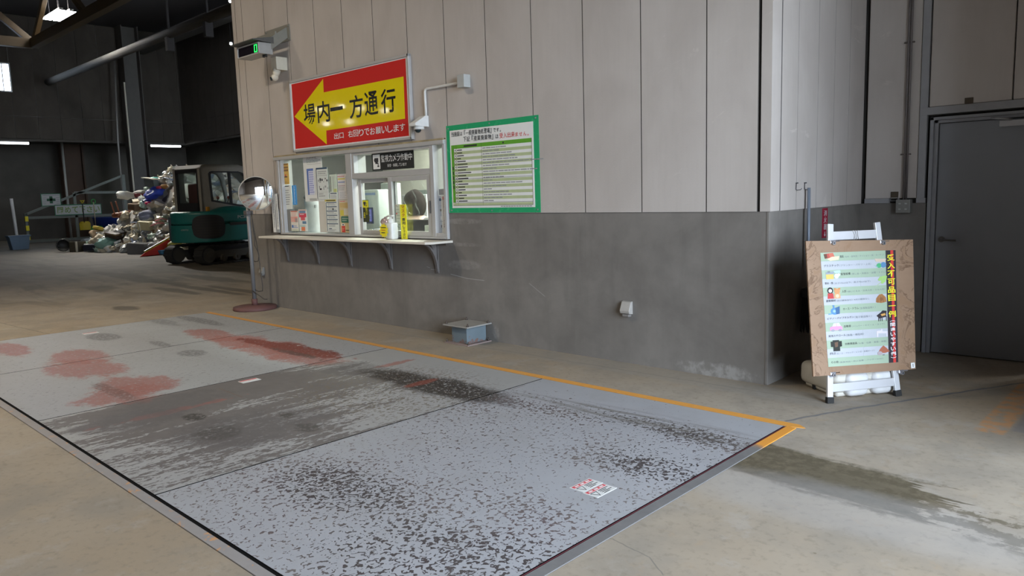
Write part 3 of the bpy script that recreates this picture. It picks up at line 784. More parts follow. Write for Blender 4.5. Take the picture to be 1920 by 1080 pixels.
MB().box(dx0 + .02, dx1 - .012, dy0 + .006, dy0 + .014, dz0 + .014, dz1 - .014, M=T0).build('screen', flat('dark_display_window', (0.012, 0.010, 0.016), 0.15), t)
m = MB()
x0 = -6.845; z0 = 3.480; hw = .075; hh = .096; Pd = dy0 + .003
for (a, b, c, d) in ((x0, x0 + hw, z0, z0 + .011), (x0, x0 + hw, z0 + hh - .011, z0 + hh), (x0, x0 + .014, z0, z0 + hh), (x0 + hw - .014, x0 + hw, z0, z0 + hh)): m.box(a, b, Pd, Pd + .003, c, d, M=T0)
m.build('digit', emit('green_led', (0.02, 0.9, 0.12), 2.0), t, 'lit green digit zero')
m = MB()   # sloping rain hood
m.prism([(dy0 - .08, dz1 + .02), (dy0 - .08, dz1 + .03), (dy1 + .02, dz1 + .085), (dy1 + .02, dz1)], 0, dx0 - .03, dx1 + .005, 0, M=T0)
m.build('hood', flat('dark_grey_hood', (0.10, 0.10, 0.095), 0.55), t)
m = MB()
m.prism([(-.02, 3.84), (-.02, 3.70), (dy1 - .02, 3.455 + .06), (dy1 - .02, 3.675)], 0, dx1 - .02, dx1 + .0, 0, M=T0)
m.prism([(-.02, 3.84), (-.02, 3.70), (dy1 - .02, 3.455 + .06), (dy1 - .02, 3.675)], 0, dx0 + .10, dx0 + .12, 0, M=T0)
m.box(-7.29, -6.66, -.022, -.008, 3.655, 3.87, M=T0); m.box(dx0 + .1, dx1, -.2, -.18, 3.70, 3.76, M=T0)
for (x, z) in ((-7.26, 3.85), (-6.69, 3.85), (-7.26, 3.68), (-6.69, 3.68)): m.cyl((x, -.022, z), (x, -.035, z), .012, n=6, M=T0)
m.build('bracket', GB, t)
for x in (-6.80, -6.74): MB().cyl((x, dy1 - .09, dz0), (x, dy1 - .09, dz0 - .035), .016, n=12, M=T0).build('cable_gland', BLACK, t)

# ------------------------------------------------------------------ small cameras and their boxes
t = thing('security_camera', 'small cream box camera with a round lens hanging below, left of the red sign', 'camera', (-6.83, 0, 3.3)); T0 = Matrix.Translation((6.83, 0, -3.3))
MB().box(-6.93, -6.79, -.17, -.008, 3.285, 3.455, 0, .006, M=T0).build('junction_box', CREAM, t)
m = MB(); m.cyl((-6.86, -.13, 3.29), (-6.87, -.15, 3.20), .055, 0, .035, M=T0); m.ball((-6.875, -.16, 3.19), .050, M=T0); m.build('camera_body', CREAM, t)
MB().cyl((-6.885, -.185, 3.175), (-6.895, -.212, 3.168), .024, M=T0).build('lens', flat('dark_lens', (0.01, 0.02, 0.025), 0.05), t)
t = thing('dome_camera', 'white dome camera on a wedge bracket between the red sign and the green sign', 'camera', (-3.96, 0, 2.35)); T0 = Matrix.Translation((3.96, 0, -2.35))
MB().prism([(-.008, 2.31), (-.008, 2.43), (-.05, 2.43), (-.20, 2.345), (-.20, 2.315)], 0, -4.03, -3.925, 0, M=T0, bev=.005).build('wedge_bracket', WHITE, t)
MB().lathe([(0, 2.312), (.056, 2.312), (.058, 2.288), (.055, 2.280), (0, 2.279)], 0, 24, M=T0 @ Matrix.Translation((-3.975, -.11, 0))).build('dome_base', WHITE, t)
MB().lathe([(0.035, 2.282), (.034, 2.268), (.024, 2.250), (0, 2.242)], 0, 20, M=T0 @ Matrix.Translation((-3.975, -.125, 0))).build('lens', flat('dark_lens', (0.01, 0.02, 0.025), 0.05), t)
t = thing('cable_conduit', 'white bent conduit pipe ending at a grey box above the green sign', 'conduit', (-3.7, 0, 2.7)); T0 = Matrix.Translation((3.7, 0, -2.7))
m = MB(); m.tube([(-3.94, -.03, 2.42), (-3.945, -.03, 2.60), (-3.945, -.03, 2.685), (-3.935, -.03, 2.708), (-3.91, -.03, 2.716), (-3.5, -.03, 2.717), (-3.30, -.03, 2.717)], .014, 0, 10, M=T0); m.build('pipe', WHITE, t)
MB().box(-3.345, -3.24, -.10, -.008, 2.655, 2.785, 0, .004, M=T0).build('junction_box', flat('grey_white_box', (0.42, 0.43, 0.42), 0.45), t)

# ------------------------------------------------------------------ weatherproof outlets on the concrete
def outlet(x, z, lab, s=1.0, cm=None):
    t = thing('wall_outlet', lab, 'outlet', (x, 0, z)); 
    MB().prism([(0, .065 * s), (0, -.055 * s), (-.055 * s, -.045 * s), (-.062 * s, -.02 * s), (-.03 * s, .06 * s)], 0, -.052 * s, .052 * s, 0, bev=.006 * s).build('cover', cm or flat('outlet_cover', (0.36, 0.345, 0.32), 0.5), t)
    m = MB(); m.box(-.035 * s, .035 * s, -.045 * s, 0, -.075 * s, -.05 * s, 0, .005 * s); m.build('socket', flat('outlet_socket', (0.2, 0.19, 0.18), 0.5), t)
outlet(-1.31, 0.505, 'grey weatherproof outlet low on the bare concrete wall right of the steel pedestal')
outlet(-7.86, 0.515, 'small weatherproof outlet on the concrete behind the mirror pole', .9, flat('dusty_outlet_cover', (0.22, 0.21, 0.19), 0.6))

# ------------------------------------------------------------------ bolted steel pedestal at the wall foot
t = thing('steel_pedestal', 'blue-grey bolted steel pedestal box standing on the floor against the wall', 'pedestal', (-3.235, -.18, 0)); T0 = Matrix.Identity(4)
def ped_mat():
    q = NT('blue_grey_rusting_paint'); n = q.noise(16.0, 5.0, 0.65)
    c = q.mix(q.noise(4.0, 3.0), (0.105, 0.135, 0.15), (0.15, 0.195, 0.225))
    c = q.mix(q.ss(0.50, 0.58, n + (0.035 - q.z) * 2.5) * 0.85, c, (0.17, 0.085, 0.06))
    return q.out(c, 0.55)
PEDM = ped_mat(); PLATEM = flat('grey_pedestal_plate', (0.30, 0.29, 0.27), 0.6, 0, .2, 12); RUST = flat('rusty_plate', (0.25, 0.19, 0.175), 0.7, 0, .3, 14)
MB().box(-.115, .115, -.125, .155, .012, .19, 0, .003).build('column_box', PEDM, t)
MB().box(-.18, .18, -.175, .172, 0, .013, 0, .003).build('base_plate', RUST, t)
MB().box(-.19, .19, -.185, .172, .19, .204, 0, .003).build('top_plate', PLATEM, t)
for zz in (.204, .013):
    for (x, y) in ((-.165, -.155), (.165, -.155), (-.165, .14), (.165, .14)):
        b = MB(); b.cyl((x, y, zz), (x, y, zz + .012), .014, n=6); b.cyl((x, y, zz), (x, y, zz + .03), .007, n=8)
        b.build('bolt', flat('dark_bolt', (0.10, 0.08, 0.07), 0.5, 0.6), t)

# ------------------------------------------------------------------ counter shelf under the window
SHX0, SHX1, SZ = -7.31, -3.61, 1.062
t = thing('counter_shelf', 'long cream counter shelf on curved steel brackets below the office window', 'shelf', (-5.5, 0, SZ)); T0 = Matrix.Translation((5.5, 0, -SZ))
m = MB(); m.prism([(SHX0, -.003), (SHX0 + .03, -.345), (SHX1 - .06, -.355), (SHX1, -.30), (SHX1, -.003)], 2, SZ - .026, SZ, 0, M=T0, bev=.004)
m.build('shelf_board', flat('cream_counter_top', (0.66, 0.62, 0.54), 0.45, 0, .08, 5), t)
MB().box(SHX0 + .15, SHX1 - .10, -.02, 0, SZ - .055, SZ - .026, M=T0).build('support_rail', flat('dark_rail', (0.10, 0.09, 0.08), 0.6), t)
for x in (-7.115, -6.325, -5.565, -4.73, -3.885):
    m = MB(); prof = []
    for k in range(9):
        a = k / 8 * PI / 2
        prof.append((-.020 - .21 * (1 - math.cos(a)), SZ - .36 + .32 * math.sin(a)))
    back = [(-.0, SZ - .026), (-.0, SZ - .37), (-.022, SZ - .37)]
    m.box(x - .022, x + .022, -.012, 0, SZ - .375, SZ - .03, M=T0); m.box(x - .022, x + .022, -.245, 0, SZ - .036, SZ - .026, M=T0)
    arc = prof + [(-.232, SZ - .036)]; inner = [(p[0] + .018, p[1] + .012) for p in reversed(prof)]
    m.prism(arc + inner, 0, x - .018, x + .018, 0, M=T0)
    m.prism([(0, SZ - .03), (0, SZ - .30)] + [(p[0] * .75, p[1] + .03) for p in prof[2:]], 0, x - .003, x + .003, 0, M=T0)
    m.build('shelf_bracket', flat('grey_bracket', (0.155, 0.145, 0.14), 0.5, 0.15), t)

# ------------------------------------------------------------------ convex mirror on a pole
MX, MYp = -7.61, -0.30
t = thing('traffic_mirror', 'round convex mirror on a grey pole with a rusty disc base at the wall end', 'mirror', (MX, MYp, 0))
MB().lathe([(0, .0), (.30, .0), (.305, .012), (.30, .045), (.06, .062), (0, .064)], 0, 32).build('base_disc', flat('rusty_red_base', (0.12, 0.055, 0.05), 0.65, 0, .35, 9), t)
m = MB(); m.cyl((0, 0, .05), (0, 0, .15), .042); m.build('pole_socket', flat('rusty_red_base', (0.12, 0.055, 0.05), 0.65), t)
MB().cyl((0, 0, .08), (0, 0, 1.72), .028).build('pole', flat('grey_pole', (0.20, 0.20, 0.205), 0.45, 0.3), t)
mz = 1.66; dirv = Vector((0.91, -0.41, -0.04)).normalized()
Mm = Matrix.Translation((0.19, 0.04, mz)) @ dirv.to_track_quat('Z', 'Y').to_matrix().to_4x4() @ Matrix.Scale(.87, 4)
prof = [(0, .075)] + [(.265 * k / 12, .075 - (.265 * k / 12) ** 2 / 1.5) for k in range(1, 13)]
def mir():
    q = NT('mirror_surface'); return q.out((0.86, 0.87, 0.88), 0.03, 1.0)
MB().lathe(prof, 0, 48, M=Mm).build('mirror_face', mir(), t)
zr = prof[-1][1]
MB().lathe([(.262, zr + .006), (.272, zr + .004), (.275, zr - .02), (.25, zr - .03), (.05, zr - .075), (0, zr - .078)], 0, 40, M=Mm).build('mirror_back', flat('cream_mirror_back', (0.42, 0.40, 0.36), 0.5), t)
m = MB(); m.tube([(0, 0, 1.60), (0.06, .01, 1.65), (.15, .03, 1.66)], .02); m.build('mirror_arm', flat('dark_clamp', (0.10, 0.09, 0.09), 0.5), t)
MB().box(-.05, .05, -.05, .05, 1.36, 1.42, 0, .01).build('clamp', flat('dark_clamp', (0.10, 0.09, 0.09), 0.5), t)
m = MB(); pts = [(.06, .02, 1.40), (.065, .02, 1.2), (.075, .03, 1.02), (.06, .03, .92), (.12, .03, .86), (.155, .035, .78), (.13, .03, .70), (.06, .02, .69), (.03, .02, .70)]
m.tube(pts, .006, 0, 6); m.tube([(.045, .02, 1.40), (.09, .03, 1.1), (.12, .05, .8), (.15, .05, .5), (.17, .05, .34), (.16, .05, .27), (.08, .03, .26), (.0, .0, .29)], .006, 0, 6)
m.tube([(.02, -.03, .27), (.12, .02, .20), (.20, .04, .155), (.26, .06, .155)], .006, 0, 6)
m.build('cable', flat('dark_cable', (0.05, 0.045, 0.04), 0.6), t)
# ------------------------------------------------------------------ sheets taped to the office glass, and things behind it
def Z3(x, y): return (500 + x / 6.97, 290 + y / 6.97)
def Z4(x, y): return (580 + x / 6.97, 290 + y / 6.97)
def Z6(x, y): return (640 + x / 5.4, 260 + y / 5.4)
def Z9(x, y): return (740 + x / 9.82, 350 + y / 9.82)
_ink = {}
def ink(c):
    k = tuple(round(v, 3) for v in c)
    if k not in _ink: _ink[k] = flat('print_%d' % len(_ink), c, 0.55, var=.04)
    return _ink[k]
def sheet(name, lab, cat, tl, br, col, marks=(), y=0.024, th=.0015, front=None, seed=0, group=None):
    """thin sheet facing -Y; marks (u0, v0, u1, v1, colour) with v from the top, 0..1; ('rows', u0, v0, u1, v1, n, colour) are lines of tiny print"""
    a = at(tl, 1, y); b = at(br, 1, y); x0, x1, z1, z0 = a.x, b.x, a.z, b.z
    W_, H_ = x1 - x0, z1 - z0
    mats = [ink(col)]; m = MB(); cx, cz = (x0 + x1) / 2, z0
    m.box(x0 - cx, x1 - cx, -th, 0, 0, H_, 0)
    rr = random.Random(seed + int(cx * 977))
    def mi(c):
        k = ink(c)
        if k not in mats: mats.append(k)
        return mats.index(k)
    lay = 0
    def bar(u0, v0, u1, v1, c):
        nonlocal lay
        lay += 1; h = th + .0004 + lay * .00002
        m.box(x0 - cx + u0 * W_, x0 - cx + u1 * W_, -h, 0, (1 - v1) * H_, (1 - v0) * H_, mi(c))
    for k in marks:
        if k[0] == 'rows':
            _, u0, v0, u1, v1, n, c = k
            for i in range(n):
                vv = v0 + (v1 - v0) * (i + .2) / n; u = u0
                end = u1 - rr.random() * .35 * (u1 - u0)
                while u < end:
                    d = rr.uniform(.05, .22) * (u1 - u0); bar(u, vv, min(u + d, end), vv + (v1 - v0) / n * .42, c); u += d + .02
        elif k[0] == 'cols':
            _, u0, v0, u1, v1, n, c = k
            for i in range(n):
                uu = u0 + (u1 - u0) * (i + .25) / n; v = v0
                while v < v1:
                    d = rr.uniform(.012, .03); bar(uu, v, uu + (u1 - u0) / n * rr.uniform(.3, .55), min(v + d, v1), c); v += d + .009
        else: bar(*k)
    o = m.build(name, mats); o.location = (cx, y, cz)
    return tag(o, lab, cat, group)
K, G_, R_, B_, N_, Wc = (0.03, 0.03, 0.035), (0.30, 0.31, 0.32), (0.60, 0.06, 0.05), (0.07, 0.16, 0.48), (0.04, 0.08, 0.14), (0.78, 0.79, 0.78)
sheet('poster', 'amber poster with a dark motif taped at the top left of the office window', 'poster', Z3(190, 120), Z3(300, 385), (0.62, 0.40, 0.10),
      [(.08, .02, .92, .08, (.3, .16, .05)), (.08, .15, .92, .24, (.25, .14, .05)), (.08, .28, .92, .38, (.25, .14, .05)), (.35, .62, .75, .67, K), (.46, .52, .60, .62, R_), ('rows', .1, .86, .9, .97, 2, (.3, .18, .06))])
sheet('notice_sheet', 'white notice sheet under the amber poster in the left pane', 'notice', Z3(210, 405), Z3(338, 710), (0.70, 0.73, 0.70), [(.15, .01, .75, .05, K), ('rows', .22, .17, .85, .85, 7, G_)])
sheet('notice_strip', 'bright blue vertical strip beside the white notice in the left pane', 'notice', Z3(328, 402), Z3(400, 655), (0.06, 0.30, 0.68), [('cols', .3, .05, .75, .95, 1, (.45, .62, .85))])
sheet('leaflet', 'red and pink leaflet standing low in the left pane', 'leaflet', Z3(310, 735), Z3(422, 1000), (0.72, 0.68, 0.62), [(.05, .0, .95, .06, (.55, .2, .15)), ('rows', .1, .08, .9, .26, 3, (.7, .35, .3)), (.05, .28, .95, .55, (.70, .30, .25)), (.6, .36, .92, .56, (.35, .28, .27)), ('rows', .1, .30, .55, .55, 4, (.75, .6, .55)), (.08, .70, .32, .84, (.1, .2, .45)), ('rows', .36, .72, .95, .86, 2, (.15, .25, .5)), (.0, .90, 1, 1, (.6, .62, .5))])
sheet('leaflet', 'leaflet with red and blue ovals standing beside the pink one', 'leaflet', Z3(414, 716), Z3(540, 1002), (0.68, 0.70, 0.68), [(.02, .02, .98, .05, (.65, .3, .2)), (.10, .06, .85, .17, (.15, .25, .4)), (.05, .18, .92, .36, (.62, .06, .10)), ('rows', .15, .2, .85, .28, 1, Wc), (.25, .36, .75, .50, (.65, .12, .15)), (.42, .54, .88, .66, (.12, .22, .36)), ('rows', .05, .72, .95, .8, 2, (.15, .4, .35)), (.25, .80, .70, .98, (.72, .22, .10))])
sheet('leaflet_backing', 'dark grey board behind the leaflets at the lower left of the window', 'board', Z3(245, 718), Z3(330, 1000), (0.20, 0.20, 0.19), [], y=.029)
sheet('window_board', 'tall white board behind the glass carrying notices, right of the dark gap', 'board', (567.5, 291), (608, 377), (0.74, 0.76, 0.75), [('rows', .18, .03, .95, .12, 3, G_), ('rows', .18, .12, .95, .19, 2, (.35, .42, .4)), (.2, .20, .95, .215, (.55, .57, .56)), (.24, .935, .62, .985, (.42, .44, .43))], y=.030)
sheet('bright_interior_card', 'added pale card imitating the bright office interior behind the price list', 'card', (597, 373), (655, 437), (0.60, 0.58, 0.53), [], y=.031)  # added card: its pale beige stands in for the bright room behind
sheet('timetable', 'white timetable with a blue heading and blue rows on the tall white board', 'timetable', Z3(520, 186), Z3(640, 522), (0.62, 0.65, 0.80), [(.02, .0, .88, .09, (.12, .20, .50)), (.02, .09, .22, 1., (.10, .17, .45)), ('rows', .28, .12, .95, .95, 10, (.30, .33, .60)), (.9, 0, 1, 1, Wc)], y=.026)
sheet('photo_notice', 'white notice with small dark pictures and a navy edge in the left pane', 'notice', Z4(85, 175), Z4(258, 582), (0.66, 0.70, 0.68), [(0, .0, .98, .05, N_), (0, .05, .045, 1., N_), (.1, .24, .98, .25, G_), (.1, .77, .98, .775, G_), (.28, .33, .40, .42, K), (.45, .35, .55, .42, K), (.13, .37, .22, .44, G_), (.75, .33, .82, .37, K), (.88, .38, .98, .44, K), (.26, .44, .38, .46, K), (.6, .44, .66, .46, K), (.2, .57, .28, .65, G_), (.25, .65, .42, .70, K), (.58, .60, .64, .70, G_), (.7, .57, .82, .63, G_), (.92, .62, .98, .68, G_), ('rows', .15, .10, .9, .22, 2, G_), ('rows', .15, .8, .7, .93, 2, G_)], y=.022)
sheet('notice_sheet', 'pale green ruled notice right of the picture notice', 'notice', Z4(262, 262), Z4(366, 492), (0.64, 0.72, 0.64), [(.08, .1, .16, .95, K), (.48, .1, .53, .95, G_), ('rows', .2, .1, .45, .9, 9, (.5, .6, .5)), ('rows', .58, .1, .98, .7, 9, (.5, .6, .5)), (.5, .8, .98, .98, (.55, .60, .25))], y=.023)
sheet('notice_sheet', 'notice with red, yellow and blue heading bars at the right of the fixed pane', 'notice', Z4(364, 256), Z4(505, 580), (0.70, 0.70, 0.72), [(.02, .09, .75, .11, R_), (.05, .17, .80, .22, (.70, .60, .12)), (.05, .31, .78, .34, B_), (.05, .46, .78, .48, (.35, .2, .25)), ('rows', .05, .5, .9, .66, 4, G_), ('rows', .15, .70, .9, .96, 6, (.45, .47, .52)), (.92, .1, .94, .8, G_)], y=.025)
sheet('notice_sheet', 'small notice with one navy heading below the pale green notice', 'notice', Z4(266, 494), Z4(372, 582), (0.70, 0.74, 0.72), [(.08, .08, .9, .22, N_), ('rows', .1, .35, .9, .9, 4, G_)], y=.0235)
sheet('price_list', 'tall price list with a yellow heading and seven navy bars in the fixed pane', 'price list', Z4(205, 590), Z4(397, 1012), (0.70, 0.74, 0.71), [(0, 0, .86, .055, (.66, .56, .10)), (.1, .015, .8, .04, K), (.05, .09, .09, .98, N_)] + [(.10, .075 + .132 * k, .88 + .008 * k, .100 + .132 * k, N_) for k in range(6)] + [(.2, .885, .42, .91, N_)] + [('rows', .2, .11 + .132 * k, .85, .19 + .132 * k, 2, G_) for k in range(6)] + [('rows', .2, .92, .85, .98, 2, G_), (.55, .27, .65, .32, K)], y=.022)
sheet('poster', 'cream and yellow poster with a green oval and red block, beside the mullion', 'poster', Z4(390, 600), Z4(545, 1020), (0.62, 0.52, 0.30), [(0, 0, .9, .06, (.70, .62, .55)), ('rows', .05, .01, .8, .05, 1, R_), (.04, .08, .9, .22, (.60, .45, .20)), (.42, .25, .95, .45, (.68, .66, .58)), (.05, .30, .40, .47, (.66, .58, .10)), (.10, .505, .96, .68, (.05, .19, .14)), (.16, .49, .9, .695, (.05, .19, .14)), ('rows', .2, .53, .85, .66, 2, (.45, .5, .45)), (.12, .72, .42, .79, Wc), (.2, .735, .34, .775, K), (.12, .79, .46, .99, (.66, .07, .05)), ('rows', .16, .85, .4, .95, 2, (.8, .4, .35)), ('rows', .5, .90, .95, .96, 1, K)], y=.0225)
sheet('notice_board', 'grey board with two white columns of vertical writing leaning outside the left jamb', 'notice', Z3(60, 508), Z3(178, 1018), (0.34, 0.36, 0.38), [(.02, .02, .46, .99, Wc), (.56, .02, 1., .42, Wc), (.60, .36, .98, .92, Wc), ('cols', .12, .06, .40, .88, 1, G_), ('cols', .66, .06, .95, .85, 1, G_)], y=-.045, th=.006)
# centre lights: signs on the glass
o = sheet('camera_sign', 'black rounded sign with a white camera symbol and white writing on the upper pane', 'sign', Z6(308, 152), Z6(740, 297), (0.018, 0.02, 0.02), [(.025, .08, .20, .92, Wc), (.06, .28, .16, .52, K), (.08, .5, .14, .62, K), (.14, .55, .16, .80, K), (.13, .72, .175, .80, K), (.05, .35, .09, .45, K)], y=.026)
a = at(Z6(308, 152), 1, .026); b = at(Z6(740, 297), 1, .026); W_, H_ = b.x - a.x, a.z - b.z
m = MB(); PL = WALLP(-W_ / 2, 0, -.0035)
s1 = '監視カメラ作動中'; its = [(ch, W_ * (.235 + i * .0925), H_ * .46, W_ * (.235 + i * .0925 + .082), H_ * .86) for i, ch in enumerate(s1)]
s2 = '録音・録画しています'; its += [(ch, W_ * (.38 + i * .046), H_ * .16, W_ * (.38 + i * .046 + .038), H_ * .33) for i, ch in enumerate(s2) if ch != '・'] + [('・', W_ * .485, H_ * .22, W_ * .492, H_ * .27)]
m.glyphs(its, PL, 0, .004); m.build('lettering', ink((.75, .76, .75)), o, 'white lettering')
o = sheet('camera_sticker', 'yellow and black camera warning sticker on the left sliding sash glass', 'sticker', Z6(205, 622), Z6(286, 845), (0.04, 0.045, 0.02), [(.04, .02, .96, .34, (.70, .66, .02)), (.25, .08, .62, .20, K), (.35, .18, .55, .26, K), (.72, .12, .78, .28, K), (.55, .25, .78, .28, K)], y=.032)
a = at(Z6(205, 622), 1, .032); b = at(Z6(286, 845), 1, .032); W_, H_ = b.x - a.x, a.z - b.z
m = MB(); m.glyphs([(ch, W_ * .52, H_ * (.60 - .068 * i), W_ * .82, H_ * (.655 - .068 * i)) for i, ch in enumerate('監視カメラ')] + [(ch, W_ * .22, H_ * (.36 - .09 * i), W_ * .48, H_ * (.44 - .09 * i)) for i, ch in enumerate('作動中')], WALLP(-W_ / 2, 0, -.0035), 0, .01)
m.build('lettering', ink((.70, .66, .02)), o, 'yellow lettering')
sheet('guide_sheet', 'pale green list sheet on the inside of the right sash, left of the yellow strip', 'notice', Z6(548, 664), Z6(612, 928), (0.62, 0.68, 0.63), [('rows', .1, .04, .8, .96, 8, (.42, .5, .45)), (.08, .03, .25, .06, (.5, .25, .15)), (.1, .33, .28, .39, R_), (.25, .82, .35, .88, N_)], y=-.010)
o = sheet('mask_sign', 'yellow upright strip with vertical writing standing on the shelf before the right sash', 'sign', Z6(594, 662), Z6(672, 1012), (0.82, 0.76, 0.02), [], y=-.05, th=.003)
a = at(Z6(594, 662), 1, -.05); b = at(Z6(672, 1012), 1, -.05); W_, H_ = b.x - a.x, a.z - b.z
def vchars(s, u0, u1, v0, v1):
    n = len(s); r = []
    for i, ch in enumerate(s):
        t0 = v0 + (v1 - v0) * i / n; t1 = v0 + (v1 - v0) * (i + .84) / n
        r.append((ch, W_ * u0, H_ * (1 - t1), W_ * u1, H_ * (1 - t0)))
    return r
PL = WALLP(-W_ / 2, 0, -.005)
m = MB(); m.glyphs(vchars('マスク', .25, .75, .03, .37), PL, 0, .03); m.build('lettering', ink((.45, .14, .03)), o, 'brown lettering')
m = MB(); m.glyphs(vchars('着用', .25, .78, .385, .60), PL, 0, .012); m.build('lettering', INKDARK, o, 'black lettering')
m = MB(); m.glyphs(vchars('して下さい', .32, .74, .605, .99), PL, 0, .01); m.build('lettering', INKDARK, o, 'black lettering')
o.location.z = SZ + .002
sheet('warning_poster', 'white poster with a blue drawing and vertical writing in the narrow right pane', 'poster', Z9(800, 160), Z9(985, 862), (0.72, 0.74, 0.74), [(.12, .02, .32, .98, (.50, .54, .60)), (.14, .08, .32, .15, N_), (.08, .115, .44, .125, N_), (.16, .36, .34, .42, (.22, .22, .2)), (.12, .27, .36, .28, (.4, .4, .38)), (.18, .55, .36, .64, Wc), (.1, .68, .46, .69, (.25, .33, .36)), (.1, .875, .5, .882, (.25, .33, .36)), (.24, .78, .32, .85, K), ('cols', .50, .03, .70, .85, 1, (.28, .22, .22)), ('cols', .72, .02, .95, .98, 1, G_), (.52, .04, .66, .12, (.55, .2, .2))], y=.026)
sheet('grey_card', 'grey card above the poster in the narrow right pane', 'card', Z9(815, 45), Z9(950, 150), (0.36, 0.37, 0.39), [], y=.029)

# --- things standing behind the glass
SHZ = 1.06
INW = flat('inner_counter_laminate', (0.55, 0.54, 0.50), 0.5)
tag(MB().box(-7.95, -3.3, .16, .60, 1.015, 1.055, 0, .004).box(-7.95, -7.9, .17, .58, .03, 1.02).box(-3.35, -3.3, .17, .58, .03, 1.02).box(-7.9, -3.35, .5, .52, .03, 1.02).build('inner_counter', INW), 'long beige counter inside the office behind the window panes', 'counter')
t = thing('air_purifier', 'tall white curved appliance with a dark sloping top behind the fixed pane', 'appliance', (at((589, 437), 1, .30).x, .33, 1.055))
m = MB(); m.lathe([(0, 0), (.155, 0), (.162, .02), (.145, .08), (.134, .18), (.134, .40), (.140, .50), (0, .505)], 0, 28); m.build('body', flat('glossy_white_plastic', (0.74, 0.76, 0.78), 0.25), t)
m = MB(); m.cyl((0, 0, .50), (0.01, 0, .530), .142, 0, .136, 28); m.build('top_grille', flat('dark_teal_top', (0.04, 0.07, 0.08), 0.4), t)
MB().box(.115, .128, -.07, -.045, .38, .42).build('control_mark', INKGREY, t)
t = thing('weighing_terminal', 'white weighing terminal with a lit blue screen behind the left sliding sash', 'terminal', (at((706, 430), 1, .45).x, .47, 1.055))
m = MB(); m.box(-.20, .17, -.10, .25, .05, .60, 0, .02); m.box(-.22, .19, -.16, .25, 0, .06, 0, .015); m.build('housing', flat('terminal_casing', (0.55, 0.60, 0.56), 0.4), t)
MB().box(-.16, .12, -.108, -.098, .53, .56).build('stripe', ink((0.22, 0.30, 0.48)), t, 'blue stripe')
MB().box(-.13, .06, -.118, -.10, .16, .37, 0, .006).build('screen_bezel', ink((0.03, 0.05, 0.14)), t)
m = MB()
m.box(-.11, .04, -.122, -.117, .19, .345, 0); m.build('screen', emit('blue_screen', (0.16, 0.17, 0.55), 0.9), t)
m = MB(); m.box(-.095, .02, -.124, -.121, .28, .32, 0); m.box(-.095, .02, -.124, -.121, .215, .26, 0); m.build('screen_field', ink((.12, .14, .2)), t)
tag(MB().box(at((716, 400), 1, .75).x, at((732, 400), 1, .75).x, .75, .95, 0.03, 1.74, 0, .01).build('printer_tower', flat('pale_tower', (0.62, 0.66, 0.62), 0.5)), 'tall pale cabinet standing behind the meeting stiles of the sashes', 'cabinet')
t = thing('receipt_tray', 'dark tray with slips of paper behind the left sash, low', 'tray', (at((714, 425), 1, .24).x, .24, 1.055))
MB().box(-.19, .19, -.06, .10, 0, .08, 0, .006).build('tray_body', flat('dark_green_tray', (0.03, 0.05, 0.045), 0.4), t)
MB().box(-.09, .10, -.04, .08, .081, .10).build('paper_slip', PAPER, t); MB().box(-.17, -.10, -.061, -.05, .02, .10).build('label_strip', ink((.55, .58, .40)), t)
t = thing('card_reader', 'small dark card reader at the left end of the receipt tray', 'reader', (at((697.5, 425), 1, .22).x, .22, 1.055))
MB().box(-.05, .04, -.04, .05, 0, .10, 0, .008).build('casing', flat('navy_reader', (0.04, 0.05, 0.09), 0.4), t)
tag(MB().box(at((793, 425), 1, .18).x, at((808, 425), 1, .18).x, .18, .32, 1.056, 1.13, 0, .002).box(at((796, 425), 1, .19).x, at((808, 425), 1, .19).x, .19, .33, 1.131, 1.21, 0, .004).build('paper_box', flat('white_card_box', (0.62, 0.65, 0.62), 0.5)), 'white card box on the inner counter at the right sash', 'box')
tag(MB().box(at((752, 425), 1, .36).x, at((812, 425), 1, .36).x, .36, .44, 1.057, at((780, 412), 1, .36).z, 0, .006).build('counter_riser', flat('black_counter_riser', (0.012, 0.011, 0.014), 0.4)), 'black riser board on the counter in front of the seated person', 'board')
tag(MB().box(at((784, 362), 1, 2.3).x, at((801, 362), 1, 2.3).x, 2.3, 2.4, at((790, 369), 1, 2.3).z, at((790, 356), 1, 2.3).z, 0, .005).build('wall_unit', flat('grey_green_unit', (0.26, 0.29, 0.27), 0.5)), 'grey green unit on the wall far behind the right sash', 'unit')
# sheet of clear plastic hanging as a breath screen
FX0, FX1 = at((757, 380), 1, .3).x, at((806, 380), 1, .3).x
def film_fn(u, v):
    x = FX0 + u * (FX1 - FX0); z = 1.26 + v * .50
    return (x, .30 + .022 * math.sin(x * 31 + z * 9) * (1 - .4 * v) + .012 * math.sin(z * 40 + x * 13), z + .10 * (u - .5) * (1 - v))
tag(MB().grid(film_fn, 40, 40).build('plastic_screen', glass_mat('clear_film', (0.93, 0.94, 0.94), 0.05, 0.03, (0.6, 0.6, 0.6))), 'clear wrinkled plastic sheet hanging behind the right sash', 'plastic sheet')

